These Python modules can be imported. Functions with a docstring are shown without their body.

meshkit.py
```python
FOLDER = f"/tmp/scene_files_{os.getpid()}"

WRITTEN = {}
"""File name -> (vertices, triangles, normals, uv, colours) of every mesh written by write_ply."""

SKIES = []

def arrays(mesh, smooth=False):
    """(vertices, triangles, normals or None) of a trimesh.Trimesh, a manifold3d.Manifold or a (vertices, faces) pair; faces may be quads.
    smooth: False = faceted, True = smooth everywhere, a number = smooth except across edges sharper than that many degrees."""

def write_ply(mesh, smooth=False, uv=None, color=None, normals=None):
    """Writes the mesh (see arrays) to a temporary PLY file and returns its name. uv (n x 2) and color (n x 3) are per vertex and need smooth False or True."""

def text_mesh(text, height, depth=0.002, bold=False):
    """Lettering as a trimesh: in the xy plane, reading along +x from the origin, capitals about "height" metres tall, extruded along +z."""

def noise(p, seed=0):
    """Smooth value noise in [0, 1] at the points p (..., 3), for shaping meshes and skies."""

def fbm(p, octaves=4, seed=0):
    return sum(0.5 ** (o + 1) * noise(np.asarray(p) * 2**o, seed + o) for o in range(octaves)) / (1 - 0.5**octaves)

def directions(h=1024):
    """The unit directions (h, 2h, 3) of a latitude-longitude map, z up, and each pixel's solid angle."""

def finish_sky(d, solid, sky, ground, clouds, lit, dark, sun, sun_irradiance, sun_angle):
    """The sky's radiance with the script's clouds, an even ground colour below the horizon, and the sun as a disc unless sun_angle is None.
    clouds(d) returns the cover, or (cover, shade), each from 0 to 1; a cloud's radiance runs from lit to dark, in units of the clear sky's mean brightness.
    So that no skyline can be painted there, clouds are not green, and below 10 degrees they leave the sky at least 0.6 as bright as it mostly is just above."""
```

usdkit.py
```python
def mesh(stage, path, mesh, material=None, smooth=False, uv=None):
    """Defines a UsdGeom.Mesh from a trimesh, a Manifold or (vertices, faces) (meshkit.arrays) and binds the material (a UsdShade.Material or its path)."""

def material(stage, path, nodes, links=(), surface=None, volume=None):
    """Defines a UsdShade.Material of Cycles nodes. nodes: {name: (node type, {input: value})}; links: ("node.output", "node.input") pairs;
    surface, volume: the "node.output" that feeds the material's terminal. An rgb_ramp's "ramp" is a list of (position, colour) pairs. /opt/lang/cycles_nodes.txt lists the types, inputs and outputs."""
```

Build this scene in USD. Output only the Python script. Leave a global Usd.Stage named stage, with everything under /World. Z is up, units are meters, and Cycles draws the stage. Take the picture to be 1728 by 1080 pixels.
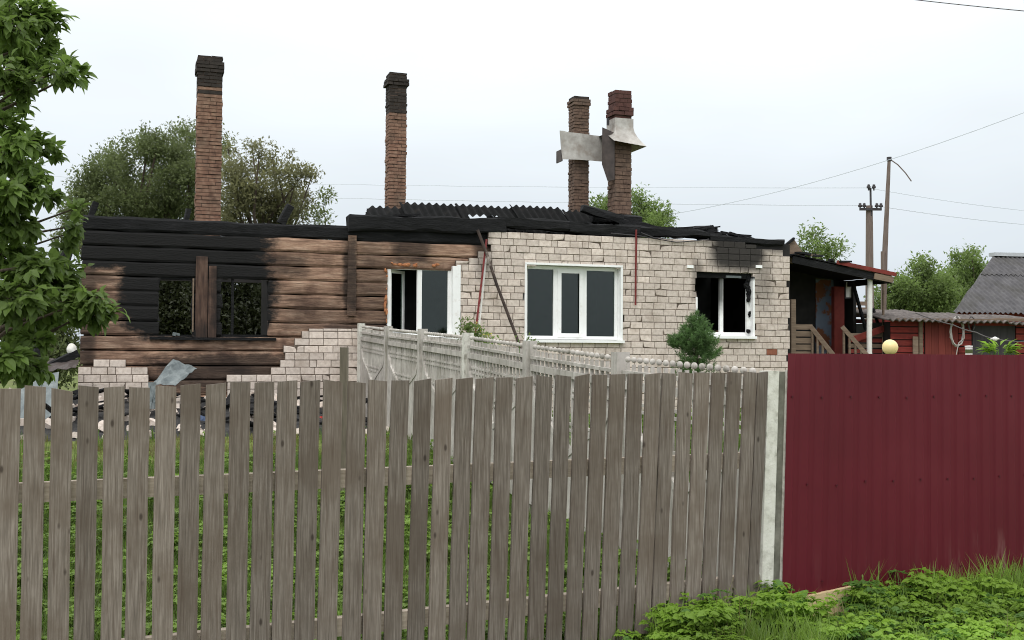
import math
import random
import numpy as np
import trimesh
import shapely
from shapely.geometry import Polygon, box as sbox, Point, LineString
from shapely.ops import unary_union
import usdkit
import meshkit
from pxr import Usd, UsdGeom, UsdLux, UsdShade, Gf, Sdf, Vt

stage = Usd.Stage.CreateInMemory()
UsdGeom.SetStageUpAxis(stage, 'Z')
UsdGeom.SetStageMetersPerUnit(stage, 1.0)
UsdGeom.Xform.Define(stage, '/World')
UsdGeom.Scope.Define(stage, '/World/Looks')
R = random.Random(7)
NR = np.random.default_rng(7)

# ------------------------------------------------------------------ camera
F, CX, CY, HZN, ROLL, EYE = 1850.0, 864.0, 540.0, 592.0, 0.006, 1.71
PITCH = math.atan((HZN - CY) / F)
fwd = np.array([0, math.cos(PITCH), math.sin(PITCH)])
up0 = np.array([0, -math.sin(PITCH), math.cos(PITCH)])
rt0 = np.array([1.0, 0, 0])
rt = rt0 * math.cos(ROLL) + up0 * math.sin(ROLL)
up = up0 * math.cos(ROLL) - rt0 * math.sin(ROLL)
EYEP = np.array([0, 0, EYE])
cam = UsdGeom.Camera.Define(stage, '/World/camera')
cam.CreateFocalLengthAttr(50.0)
cam.CreateHorizontalApertureAttr(50.0 * 1728 / F)
cam.CreateVerticalApertureAttr(50.0 * 1080 / F)
cam.CreateClippingRangeAttr(Gf.Vec2f(0.1, 5000))
cam.CreateExposureAttr(0.0)
m = Gf.Matrix4d()
for i, v in enumerate((rt, up, -fwd)):
    m.SetRow(i, Gf.Vec4d(*map(float, v), 0))
m.SetRow(3, Gf.Vec4d(0, 0, EYE, 1))
cam.AddTransformOp().Set(m)

# ------------------------------------------------------------------ sky and sun
SUN_EL, SUN_AZ = math.radians(52), math.radians(200)      # azimuth = atan2(x, y) of the direction towards the sun
dome = UsdLux.DomeLight.Define(stage, '/World/sky')
dome.CreateIntensityAttr(1.0)
skymat = usdkit.material(stage, '/World/Looks/overcast_sky', {
    'tc': ('texture_coordinate', {}),
    'xyz': ('separate_xyz', {}),
    'cl': ('clamp', {'min': 0.0, 'max': 1.0}),
    'g': ('math', {'math_type': 'multiply_add', 'value2': 1.8, 'value3': 1.0}),
    'mp': ('mapping', {'mapping_type': 'point', 'scale': (1.0, 1.0, 3.0)}),
    'n': ('noise_texture', {'scale': 2.2, 'detail': 4.0, 'roughness': 0.5}),
    'nr': ('map_range', {'from_min': 0.3, 'from_max': 0.7, 'to_min': 0.92, 'to_max': 1.06}),
    'gm': ('math', {'math_type': 'multiply'}),
    'cc': ('rgb_ramp', {'ramp': [(0.0, (6.3, 6.95, 7.55)), (0.25, (6.75, 7.2, 7.5)), (1.0, (7.6, 7.65, 7.6))]}),
    'sc': ('vector_math', {'math_type': 'scale'}),
    'sky': ('sky_texture', {'sky_type': 'single_scattering', 'sun_disc': False, 'sun_elevation': SUN_EL, 'sun_rotation': SUN_AZ}),
    'mix': ('mix_color', {'fac': 0.992}),
    'bg': ('background_shader', {'strength': 0.1}),
}, [('tc.generated', 'xyz.vector'), ('xyz.z', 'cl.value'), ('cl.result', 'g.value1'), ('tc.generated', 'mp.vector'), ('mp.vector', 'n.vector'),
    ('n.fac', 'nr.value'), ('g.value', 'gm.value1'), ('nr.result', 'gm.value2'), ('cl.result', 'cc.fac'), ('cc.color', 'sc.vector1'), ('gm.value', 'sc.scale'),
    ('sky.color', 'mix.a'), ('sc.vector', 'mix.b'), ('mix.result', 'bg.color')], surface='bg.background')
UsdShade.MaterialBindingAPI.Apply(dome.GetPrim()).Bind(skymat)
dome.GetPrim().SetCustomDataByKey('kind', 'structure')
sun = UsdLux.DistantLight.Define(stage, '/World/sun')
sun.CreateIntensityAttr(0.3)
sun.CreateAngleAttr(25.0)
sun.CreateNormalizeAttr(True)
sun.CreateColorAttr(Gf.Vec3f(1.0, 0.97, 0.93))
sd = np.array([math.sin(SUN_AZ) * math.cos(SUN_EL), math.cos(SUN_AZ) * math.cos(SUN_EL), math.sin(SUN_EL)])
sx = np.cross([0, 0, 1], sd); sx /= np.linalg.norm(sx)
sy = np.cross(sd, sx)
m = Gf.Matrix4d()
for i, v in enumerate((sx, sy, sd)):
    m.SetRow(i, Gf.Vec4d(*map(float, v), 0))
sun.AddTransformOp().Set(m)

# ------------------------------------------------------------------ helpers
def ray(px, py):
    d = fwd + rt * ((px - CX) / F) + up * ((CY - py) / F)
    return d
def at_depth(px, py, y):
    d = ray(px, py)
    return EYEP + d * (y / d[1])
def on_plane(px, py, p, n):
    d = ray(px, py)
    k = np.dot(np.asarray(p) - EYEP, n) / np.dot(d, n)
    return EYEP + d * k

TH = math.atan(1.85e-4 * F)
D = np.array([math.cos(TH), math.sin(TH), 0]); IN = np.array([-math.sin(TH), math.cos(TH), 0])
H0 = np.array([0, 21.1, 0.0])
def hl(px, py, t=0.0):
    """local house coordinates (s, z) of a photograph pixel on the plane at depth t behind the front wall"""
    p = on_plane(px, py, H0 + IN * t, IN)
    return float(np.dot(p - H0, D)), float(p[2])
def hw(s, t, z):
    return H0 + D * s + IN * t + np.array([0, 0, z])

def ground_z(x, y):
    x, y = np.asarray(x, float), np.asarray(y, float)
    k = np.clip((y - 7.5 - 0.3 * x) / 11.0, 0, 1)
    k = k * k * (3 - 2 * k)
    q = np.clip((1.5 - x) / 2.2, 0, 1); q = q * q * (3 - 2 * q)
    return 0.42 * k - 0.30 * q * np.clip((15.0 - y) / 7.0, 0, 1)

counts = {}
def numbered(parent, name):
    k = counts.get((parent, name), 0)
    counts[(parent, name)] = k + 1
    return name if k == 0 else f'{name}_{k:03d}'
def ppath(parent):
    return '/World' if parent is None else str(parent.GetPath())
def obj(name, mesh, mat, parent=None, smooth=False, label=None, kind=None):
    pp = ppath(parent)
    if isinstance(mesh, MB):
        mesh = mesh.tri()
    p = usdkit.mesh(stage, pp + '/' + numbered(pp, name), mesh, MAT[mat] if isinstance(mat, str) else mat, smooth=smooth).GetPrim()
    if label:
        p.SetCustomDataByKey('label', label)
    if kind:
        p.SetCustomDataByKey('kind', kind)
    return p
def tag(p, label=None, cat=None, group=None, kind=None):
    for k, v in (('label', label), ('category', cat), ('group', group), ('kind', kind)):
        if v:
            p.SetCustomDataByKey(k, v)
    return p
def thing(name, label, cat, loc=(0, 0, 0), rz=0.0, group=None):
    x = UsdGeom.Xform.Define(stage, '/World/' + numbered('/World', name))
    x.AddTranslateOp().Set(Gf.Vec3d(*map(float, loc)))
    if rz:
        x.AddRotateZOp().Set(math.degrees(rz))
    return tag(x.GetPrim(), label, cat, group)
def dup(src, loc, rz, label, group=None, scale=None):
    x = UsdGeom.Xform.Define(stage, '/World/' + numbered('/World', src.GetName()))
    x.GetPrim().GetReferences().AddInternalReference(src.GetPath())
    x.ClearXformOpOrder()
    x.AddTranslateOp(opSuffix='own').Set(Gf.Vec3d(*map(float, loc)))
    if not isinstance(rz, (tuple, list)):
        rz = (0, 0, math.degrees(rz))
    x.AddRotateXYZOp(opSuffix='own').Set(Gf.Vec3f(*rz))
    if scale:
        x.AddScaleOp(opSuffix='own').Set(Gf.Vec3f(*scale))
    x.GetPrim().SetInstanceable(True)
    return tag(x.GetPrim(), label, src.GetCustomDataByKey('category'), group or src.GetCustomDataByKey('group'))

class MB:
    """collects pieces into one mesh"""
    def __init__(self):
        self.v, self.f, self.n = [], [], 0
    def add(self, v, f):
        v, f = np.asarray(v, float), np.asarray(f, int)
        if f.shape[1] == 4:
            f = np.vstack([f[:, [0, 1, 2]], f[:, [0, 2, 3]]])
        self.v.append(v); self.f.append(f + self.n); self.n += len(v)
        return self
    def tm(self, m):
        return self.add(m.vertices, m.faces)
    def box(self, lo, hi):
        x0, y0, z0 = lo; x1, y1, z1 = hi
        v = [(x0, y0, z0), (x1, y0, z0), (x1, y1, z0), (x0, y1, z0), (x0, y0, z1), (x1, y0, z1), (x1, y1, z1), (x0, y1, z1)]
        return self.add(v, [(0, 3, 2, 1), (4, 5, 6, 7), (0, 1, 5, 4), (1, 2, 6, 5), (2, 3, 7, 6), (3, 0, 4, 7)])
    def bar(self, a, b, w, h, upv=(0, 0, 1), taper=1.0):
        """rectangular bar from a to b, w wide sideways, h along upv"""
        a, b = np.asarray(a, float), np.asarray(b, float)
        d = b - a; d /= np.linalg.norm(d)
        u = np.asarray(upv, float); s = np.cross(d, u); s /= np.linalg.norm(s); u = np.cross(s, d)
        v = [p + s * sx * w / 2 * k + u * su * h / 2 * k for p, k in ((a, 1.0), (b, taper)) for sx, su in ((-1, -1), (1, -1), (1, 1), (-1, 1))]
        return self.add(v, [(0, 1, 2, 3), (7, 6, 5, 4), (0, 4, 5, 1), (1, 5, 6, 2), (2, 6, 7, 3), (3, 7, 4, 0)])
    def tube(self, pts, r, n=6, cap=True):
        pts = np.asarray(pts, float)
        rr = np.broadcast_to(np.asarray(r, float), (len(pts),))
        t = np.gradient(pts, axis=0); t /= np.linalg.norm(t, axis=1, keepdims=True) + 1e-12
        ref = np.array([0, 0, 1.0]) if abs(t[0][2]) < 0.9 else np.array([1.0, 0, 0])
        vs = []
        for i in range(len(pts)):
            s = np.cross(t[i], ref); s /= np.linalg.norm(s) + 1e-12
            u = np.cross(s, t[i])
            a = np.arange(n) * 2 * np.pi / n
            vs.append(pts[i] + rr[i] * (np.cos(a)[:, None] * s + np.sin(a)[:, None] * u))
        f = []
        for i in range(len(pts) - 1):
            for k in range(n):
                f.append((i * n + k, (i + 1) * n + k, (i + 1) * n + (k + 1) % n, i * n + (k + 1) % n))
        vv = np.vstack(vs)
        if cap:
            vv = np.vstack([vv, pts[:1], pts[-1:]])
            c0, c1 = len(vv) - 2, len(vv) - 1
            e = (len(pts) - 1) * n
            tri = [(c0, k, (k + 1) % n) for k in range(n)] + [(c1, e + (k + 1) % n, e + k) for k in range(n)]
            f4 = np.asarray(f)
            f = np.vstack([f4[:, [0, 1, 2]], f4[:, [0, 2, 3]], np.asarray(tri)])
        return self.add(vv, f)
    def poly(self, shape, y0, y1):
        """extrudes a shapely polygon drawn in (x, z) from y0 to y1"""
        for g in getattr(shape, 'geoms', [shape]):
            if g.is_empty or g.area < 1e-7 or g.geom_type != 'Polygon':
                continue
            e = trimesh.creation.extrude_polygon(g, y1 - y0, engine='earcut')
            v = np.asarray(e.vertices)
            self.add(np.stack([v[:, 0], y0 + (y1 - y0) - v[:, 2], v[:, 1]], 1), e.faces)
        return self
    def tri(self):
        return trimesh.Trimesh(np.vstack(self.v), np.vstack(self.f), process=False)

def wavy_beam(s0, s1, z0, z1, t0, t1, seed, amp=0.012, ragged=(0, 0), step=0.12):
    """a rough hewn beam along x with uneven edges: 6-sided section, subdivided along its length"""
    n = max(2, int(abs(s1 - s0) / step) + 1)
    xs = np.linspace(s0, s1, n)
    c = (z1 - z0) * 0.14
    e_ = min(0.028, (t1 - t0) * 0.25)
    prof = [(t0 + e_, z0), (t0, z0 + c), (t0, z1 - c), (t0 + e_, z1), (t1, z1), (t1, z0)]
    V = []
    for i, x in enumerate(xs):
        for k, (t, z) in enumerate(prof):
            q = np.array([x * 2.6 + seed * 3.1, k * 1.7, seed * 1.37])
            a = meshkit.noise(q) - 0.5; b = meshkit.noise(q + 31.0) - 0.5
            e = 0.0
            if i == 0: e = -ragged[0] * meshkit.noise(q + 5)
            if i == n - 1: e = ragged[1] * meshkit.noise(q + 7)
            V.append((x + e, t + (a * amp * 1.2 if k < 4 else 0), z + b * amp * 2.0))
    m_ = len(prof); Fq = []
    for i in range(n - 1):
        for k in range(m_):
            Fq.append((i * m_ + k, (i + 1) * m_ + k, (i + 1) * m_ + (k + 1) % m_, i * m_ + (k + 1) % m_))
    Fq = np.asarray(Fq)
    f = [tuple(q[[0, 2, 1]]) for q in Fq] + [tuple(q[[0, 3, 2]]) for q in Fq]
    e = (n - 1) * m_
    f += [(0, k, k + 1) for k in range(1, m_ - 1)] + [(e, e + k + 1, e + k) for k in range(1, m_ - 1)]
    b = MB(); b.add(V, f)
    t = b.tri(); trimesh.repair.fix_normals(t)
    return t

# ------------------------------------------------------------------ materials
MAT = {}
def house_sz(nodes, links):
    """adds nodes 's' and 'z' that give the house's own wall coordinates from the world position"""
    nodes.update({'gp': ('geometry', {}), 'rel': ('vector_math', {'math_type': 'subtract', 'vector2': tuple(H0)}),
                  'dots': ('vector_math', {'math_type': 'dot_product', 'vector2': tuple(D)}), 'sepz': ('separate_xyz', {})})
    links += [('gp.position', 'rel.vector1'), ('rel.vector', 'dots.vector1'), ('gp.position', 'sepz.vector')]

def surface(name, ramp, scale=8.0, rough=0.85, stretch=(1, 1, 1), bump=0.3, bscale=None, bdist=0.004, detail=5.0, island=0.0, tint=0.0, soot=None, spots=None, wave=None,
            coord='position', metallic=0.0, ior=0.3, distortion=0.0, second=None, transl=None, streak=None, knots=None):
    """a noise driven rough surface. island / tint: how much each loose piece / each prim varies in brightness; soot: blobs (s, z, rs, rz, soft, amount) in wall coordinates"""
    N = {'tc': ('texture_coordinate', {}), 'geo': ('geometry', {}), 'oi': ('object_info', {}),
         'mp': ('mapping', {'mapping_type': 'point', 'scale': stretch}),
         'n': ('noise_texture', {'scale': scale, 'detail': detail, 'roughness': 0.6, 'distortion': distortion}),
         'rp': ('rgb_ramp', {'ramp': ramp}),
         'p': ('principled_bsdf', {'roughness': rough, 'metallic': metallic, 'specular_ior_level': ior})}
    L = [('tc.object' if coord == 'object' else 'geo.position', 'mp.vector'), ('mp.vector', 'n.vector'), ('n.fac', 'rp.fac')]
    col = 'rp.color'
    if second:                                  # (colour, scale, lo, hi, amount) a second, larger patchiness
        c2, s2, lo, hi, am = second
        N['n2'] = ('noise_texture', {'scale': s2, 'detail': 4.0, 'roughness': 0.6})
        N['r2'] = ('map_range', {'from_min': lo, 'from_max': hi, 'to_min': 0.0, 'to_max': am, 'clamp': True})
        N['m2'] = ('mix_color', {'b': c2})
        L += [('geo.position', 'n2.vector'), ('n2.fac', 'r2.value'), ('r2.result', 'm2.fac'), (col, 'm2.a')]
        col = 'm2.result'
    if streak:                                  # (colour, stretch, scale, lo, hi, amount): long streaks
        c3, st3, s3, lo, hi, am = streak
        N['mp3'] = ('mapping', {'mapping_type': 'point', 'scale': st3})
        N['n3'] = ('noise_texture', {'scale': s3, 'detail': 5.0, 'roughness': 0.65})
        N['r3'] = ('map_range', {'from_min': lo, 'from_max': hi, 'to_min': 0.0, 'to_max': am, 'clamp': True})
        N['m3'] = ('mix_color', {'b': c3})
        L += [('geo.position', 'mp3.vector'), ('mp3.vector', 'n3.vector'), ('n3.fac', 'r3.value'), ('r3.result', 'm3.fac'), (col, 'm3.a')]
        col = 'm3.result'
    if knots:                                   # (colour, stretch, scale, size, amount)
        ck, stk, sk, size, am = knots
        N['mpk'] = ('mapping', {'mapping_type': 'point', 'scale': stk})
        N['vk'] = ('voronoi_texture', {'scale': sk, 'feature': 'f1'})
        N['rk'] = ('map_range', {'from_min': size * 0.45, 'from_max': size, 'to_min': am, 'to_max': 0.0, 'clamp': True})
        N['mk'] = ('mix_color', {'b': ck})
        L += [('geo.position', 'mpk.vector'), ('mpk.vector', 'vk.vector'), ('vk.distance', 'rk.value'), ('rk.result', 'mk.fac'), (col, 'mk.a')]
        col = 'mk.result'
    if island or tint:
        src = 'geo.random_per_island' if island else 'oi.random'
        am = island or tint
        N['iv'] = ('map_range', {'from_min': 0.0, 'from_max': 1.0, 'to_min': 1.0 - am, 'to_max': 1.0 + am})
        N['im'] = ('vector_math', {'math_type': 'scale'})
        L += [(src, 'iv.value'), (col, 'im.vector1'), ('iv.result', 'im.scale')]
        col = 'im.vector'
    if soot:
        house_sz(N, L)
        N['snm'] = ('mapping', {'mapping_type': 'point', 'scale': (0.6, 0.6, 1.3)})
        N['sn'] = ('noise_texture', {'scale': 6.0, 'detail': 7.0, 'roughness': 0.72})
        N['snc'] = ('math', {'math_type': 'subtract', 'value2': 0.5})
        L += [('geo.position', 'snm.vector'), ('snm.vector', 'sn.vector'), ('sn.fac', 'snc.value1')]
        last = None
        for i, (cs, cz, rs, rz, soft, am, ns) in enumerate(soot):
            a, b = f'sa{i}', f'sb{i}'
            N[a] = ('math', {'math_type': 'subtract', 'value2': cs}); N[a + 'd'] = ('math', {'math_type': 'divide', 'value2': rs}); N[a + 'p'] = ('math', {'math_type': 'power', 'value2': 4.0}); N[a + 'b'] = ('math', {'math_type': 'absolute'})
            N[b] = ('math', {'math_type': 'subtract', 'value2': cz}); N[b + 'd'] = ('math', {'math_type': 'divide', 'value2': rz}); N[b + 'p'] = ('math', {'math_type': 'power', 'value2': 4.0}); N[b + 'b'] = ('math', {'math_type': 'absolute'})
            N[f'sq{i}'] = ('math', {'math_type': 'add'}); N[f'sr{i}'] = ('math', {'math_type': 'power', 'value2': 0.25})
            N[f'sw{i}'] = ('math', {'math_type': 'multiply_add', 'value2': ns})
            N[f'sm{i}'] = ('map_range', {'range_type': 'smoothstep', 'from_min': 1.0 - soft, 'from_max': 1.0 + soft, 'to_min': am, 'to_max': 0.0, 'clamp': True})
            L += [('dots.value', a + '.value1'), (a + '.value', a + 'd.value1'), (a + 'd.value', a + 'b.value1'), (a + 'b.value', a + 'p.value1'),
                  ('sepz.z', b + '.value1'), (b + '.value', b + 'd.value1'), (b + 'd.value', b + 'b.value1'), (b + 'b.value', b + 'p.value1'),
                  (a + 'p.value', f'sq{i}.value1'), (b + 'p.value', f'sq{i}.value2'), (f'sq{i}.value', f'sr{i}.value1'),
                  ('snc.value', f'sw{i}.value1'), (f'sr{i}.value', f'sw{i}.value3'), (f'sw{i}.value', f'sm{i}.value')]
            if last is None:
                last = f'sm{i}.result'
            else:
                N[f'sx{i}'] = ('math', {'math_type': 'maximum'})
                L += [(last, f'sx{i}.value1'), (f'sm{i}.result', f'sx{i}.value2')]
                last = f'sx{i}.value'
        N['smix'] = ('mix_color', {'b': (0.009, 0.0085, 0.0085)})
        L += [(last, 'smix.fac'), (col, 'smix.a')]
        col = 'smix.result'
    L.append((col, 'p.base_color'))
    if bump:
        N['bn'] = ('noise_texture', {'scale': bscale or scale * 2.5, 'detail': 6.0, 'roughness': 0.65})
        N['bu'] = ('bump', {'strength': bump, 'distance': bdist})
        L += [('mp.vector', 'bn.vector'), ('bn.fac', 'bu.height'), ('bu.normal', 'p.normal')]
    out = 'p.BSDF'
    if transl:
        N['tl'] = ('translucent_bsdf', {}); N['mxc'] = ('mix_closure', {'fac': transl})
        L += [(col, 'tl.color'), ('p.BSDF', 'mxc.closure1'), ('tl.BSDF', 'mxc.closure2')]
        out = 'mxc.closure'
    MAT[name] = usdkit.material(stage, '/World/Looks/' + name, N, L, surface=out)
    return MAT[name]

def g(c, k=1.0):
    """sRGB 0..255 to linear"""
    return tuple(k * ((x / 255 / 12.92) if x < 10.3 else ((x / 255 + 0.055) / 1.055) ** 2.4) for x in c)

# soot blobs in wall coordinates
def blob(x0, y0, x1, y1, soft, am, ns=0.5):
    s0, z1 = hl(x0, y0); s1, z0 = hl(x1, y1)
    return ((s0 + s1) / 2, (z0 + z1) / 2, (s1 - s0) / 2, (z1 - z0) / 2, soft, am, ns)
SOOT_WOOD = [blob(60, 330, 458, 462, 0.09, 1.0, 0.5), blob(196, 400, 468, 578, 0.12, 1.0, 0.55), blob(60, 455, 205, 480, 0.5, 0.7, 0.7), blob(120, 330, 162, 660, 0.35, 0.75, 0.7),
             blob(440, 330, 845, 396, 0.10, 1.0, 0.5), blob(660, 380, 730, 445, 0.5, 0.75, 1.2), blob(800, 380, 850, 445, 0.3, 0.75, 1.0), blob(580, 390, 602, 540, 0.4, 0.8, 1.6), blob(450, 425, 520, 470, 0.5, 0.6, 1.5),
             blob(250, 595, 500, 660, 0.35, 0.8, 1.6), blob(600, 396, 660, 560, 0.6, 0.5, 2.0), blob(470, 500, 590, 560, 0.6, 0.45, 2.2), blob(140, 470, 250, 600, 0.6, 0.4, 2.0), blob(300, 575, 470, 600, 0.4, 0.45, 1.8), blob(540, 540, 690, 575, 0.5, 0.7, 1.6)]
SOOT_BRICK = [blob(1195, 370, 1290, 460, 0.30, 0.95, 0.3), blob(1188, 372, 1345, 428, 0.35, 0.9, 0.3), blob(1070, 380, 1190, 402, 0.4, 0.6, 0.8), blob(1165, 440, 1182, 500, 0.5, 0.5, 0.8), blob(830, 370, 1190, 399, 0.4, 0.55, 1.4), blob(1268, 425, 1300, 520, 0.6, 0.45, 1.4), blob(800, 380, 828, 470, 0.5, 0.45, 1.2)]

surface('timber', [(0.25, g((114, 88, 74))), (0.5, g((156, 125, 105))), (0.75, g((192, 163, 141)))], scale=4.0, stretch=(0.7, 0.7, 4), bump=1.0, bscale=12, bdist=0.015, tint=0.12, detail=8,
        soot=SOOT_WOOD, streak=(g((66, 46, 38)), (0.5, 0.5, 14), 3.0, 0.50, 0.68, 0.8), second=(g((84, 60, 50)), 1.9, 0.48, 0.66, 0.75))
surface('timber_char', [(0.3, (0.006, 0.006, 0.006)), (0.55, (0.012, 0.012, 0.013)), (0.8, (0.026, 0.025, 0.025))], scale=5, stretch=(0.8, 0.8, 4), bump=1.0, bscale=14, bdist=0.02, rough=0.8, ior=0.2, tint=0.2)
surface('old_board', [(0.3, g((50, 38, 34))), (0.5, g((84, 64, 54))), (0.75, g((112, 90, 78)))], scale=4, stretch=(4, 4, 0.6), bump=0.8, tint=0.1, soot=[blob(322, 425, 372, 440, 0.5, 0.5, 1.0), blob(356, 430, 400, 580, 0.5, 0.8, 1.5), blob(320, 545, 372, 580, 0.6, 0.55, 1.5)])
BR = [(0.25, g((180, 166, 155))), (0.5, g((209, 195, 184))), (0.8, g((224, 212, 202)))]
surface('pale_brick', BR, scale=16, bump=0.6, bscale=60, bdist=0.005, tint=0.13, soot=SOOT_BRICK, second=(g((150, 132, 116)), 2.4, 0.52, 0.75, 0.5))
surface('pale_brick_mass', BR, scale=16, bump=0.5, bscale=60, bdist=0.004, island=0.10, soot=SOOT_BRICK, second=(g((150, 132, 116)), 2.4, 0.52, 0.75, 0.5))
surface('mortar', [(0.3, g((72, 62, 55))), (0.55, g((104, 92, 82))), (0.75, g((140, 128, 117)))], scale=7, bump=0.5, soot=SOOT_BRICK)
surface('red_brick', [(0.25, g((122, 86, 70))), (0.5, g((166, 126, 105))), (0.8, g((202, 168, 142)))], scale=9, bump=0.6, bscale=40, island=0.38, second=(g((122, 104, 88)), 1.4, 0.42, 0.66, 0.7), streak=(g((60, 50, 44)), (2, 2, 1.2), 2.0, 0.55, 0.75, 0.6))
surface('grey_red_brick', [(0.25, g((88, 68, 59))), (0.5, g((124, 100, 86))), (0.8, g((158, 130, 110)))], scale=9, bump=0.5, bscale=40, island=0.3, second=(g((96, 86, 76)), 1.8, 0.45, 0.7, 0.6))
surface('single_red_brick', [(0.25, g((120, 72, 56))), (0.8, g((150, 96, 74)))], scale=20, bump=0.4)
surface('sooty_brick', [(0.25, (0.022, 0.018, 0.015)), (0.8, (0.075, 0.06, 0.05))], scale=9, bump=0.5, island=0.3)
surface('chimney_render', [(0.3, g((66, 42, 38))), (0.7, g((92, 62, 56)))], scale=9, bump=0.6)
surface('chimney_mortar', [(0.3, g((62, 48, 42))), (0.7, g((92, 76, 66)))], scale=20, bump=0.5)
surface('flashing', [(0.3, g((150, 144, 138))), (0.7, g((190, 186, 180)))], scale=5, bump=0.2, rough=0.5, metallic=0.3, second=(g((128, 112, 98)), 4, 0.5, 0.7, 0.5))
surface('dark_sheet', [(0.3, g((58, 52, 50))), (0.7, g((84, 74, 70)))], scale=5, bump=0.3, rough=0.6)
surface('slate_char', [(0.3, (0.004, 0.0045, 0.0045)), (0.6, (0.009, 0.009, 0.009)), (0.85, (0.028, 0.024, 0.02))], scale=4, bump=0.5, rough=0.9, ior=0.1)
surface('pvc', [(0.3, g((236, 236, 234))), (0.7, g((244, 244, 243)))], scale=3, bump=0.0, rough=0.35, ior=0.5, second=(g((205, 198, 188)), 9, 0.58, 0.75, 0.5))
surface('pvc_burnt', [(0.3, g((236, 236, 234))), (0.7, g((244, 244, 243)))], scale=3, bump=0.0, rough=0.4, soot=[blob(1150, 430, 1300, 474, 0.2, 0.98, 0.35), blob(1212, 440, 1223, 520, 0.5, 0.85, 0.4)], second=(g((205, 198, 188)), 9, 0.55, 0.75, 0.5))
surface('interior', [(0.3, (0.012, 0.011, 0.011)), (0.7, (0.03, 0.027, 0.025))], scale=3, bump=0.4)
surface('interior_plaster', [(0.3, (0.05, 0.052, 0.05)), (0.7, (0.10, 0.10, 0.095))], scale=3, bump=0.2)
surface('insulation', [(0.3, g((120, 62, 40))), (0.7, g((200, 140, 96)))], scale=20, bump=0.8)
surface('picket_wood', [(0.28, g((88, 80, 73))), (0.5, g((114, 104, 96))), (0.75, g((144, 134, 126)))], scale=9, stretch=(16, 16, 0.6), bump=0.7, bscale=14, bdist=0.003, tint=0.22, detail=8,
        streak=(g((80, 66, 56)), (30, 30, 1.3), 2.2, 0.52, 0.70, 0.6), second=(g((96, 84, 74)), 2.6, 0.44, 0.64, 0.7), knots=(g((56, 47, 41)), (2.6, 0.02, 1.1), 3.6, 0.10, 0.85))
surface('rail_wood', [(0.3, g((150, 136, 122))), (0.7, g((190, 176, 160)))], scale=7, stretch=(0.6, 0.6, 7), bump=0.5)
surface('post_wood', [(0.3, g((88, 82, 70))), (0.7, g((116, 108, 94)))], scale=7, stretch=(6, 6, 0.5), bump=0.5)
surface('concrete', [(0.25, g((144, 138, 132))), (0.5, g((178, 172, 165))), (0.8, g((202, 196, 190)))], scale=6, bump=0.5, bscale=50, bdist=0.004, streak=(g((104, 101, 88)), (9, 9, 0.8), 1.6, 0.5, 0.72, 0.75), second=(g((118, 112, 98)), 3, 0.52, 0.72, 0.55))
surface('concrete_post', [(0.25, g((170, 166, 156))), (0.5, g((205, 202, 193))), (0.8, g((222, 219, 212)))], scale=14, bump=0.6, bscale=60, bdist=0.006, second=(g((120, 116, 102)), 12, 0.56, 0.72, 0.7))
surface('dark_concrete', [(0.25, g((92, 90, 82))), (0.5, g((116, 114, 104))), (0.8, g((150, 147, 138)))], scale=9, bump=0.6, bscale=60, second=(g((70, 68, 60)), 6, 0.5, 0.7, 0.6))
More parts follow.
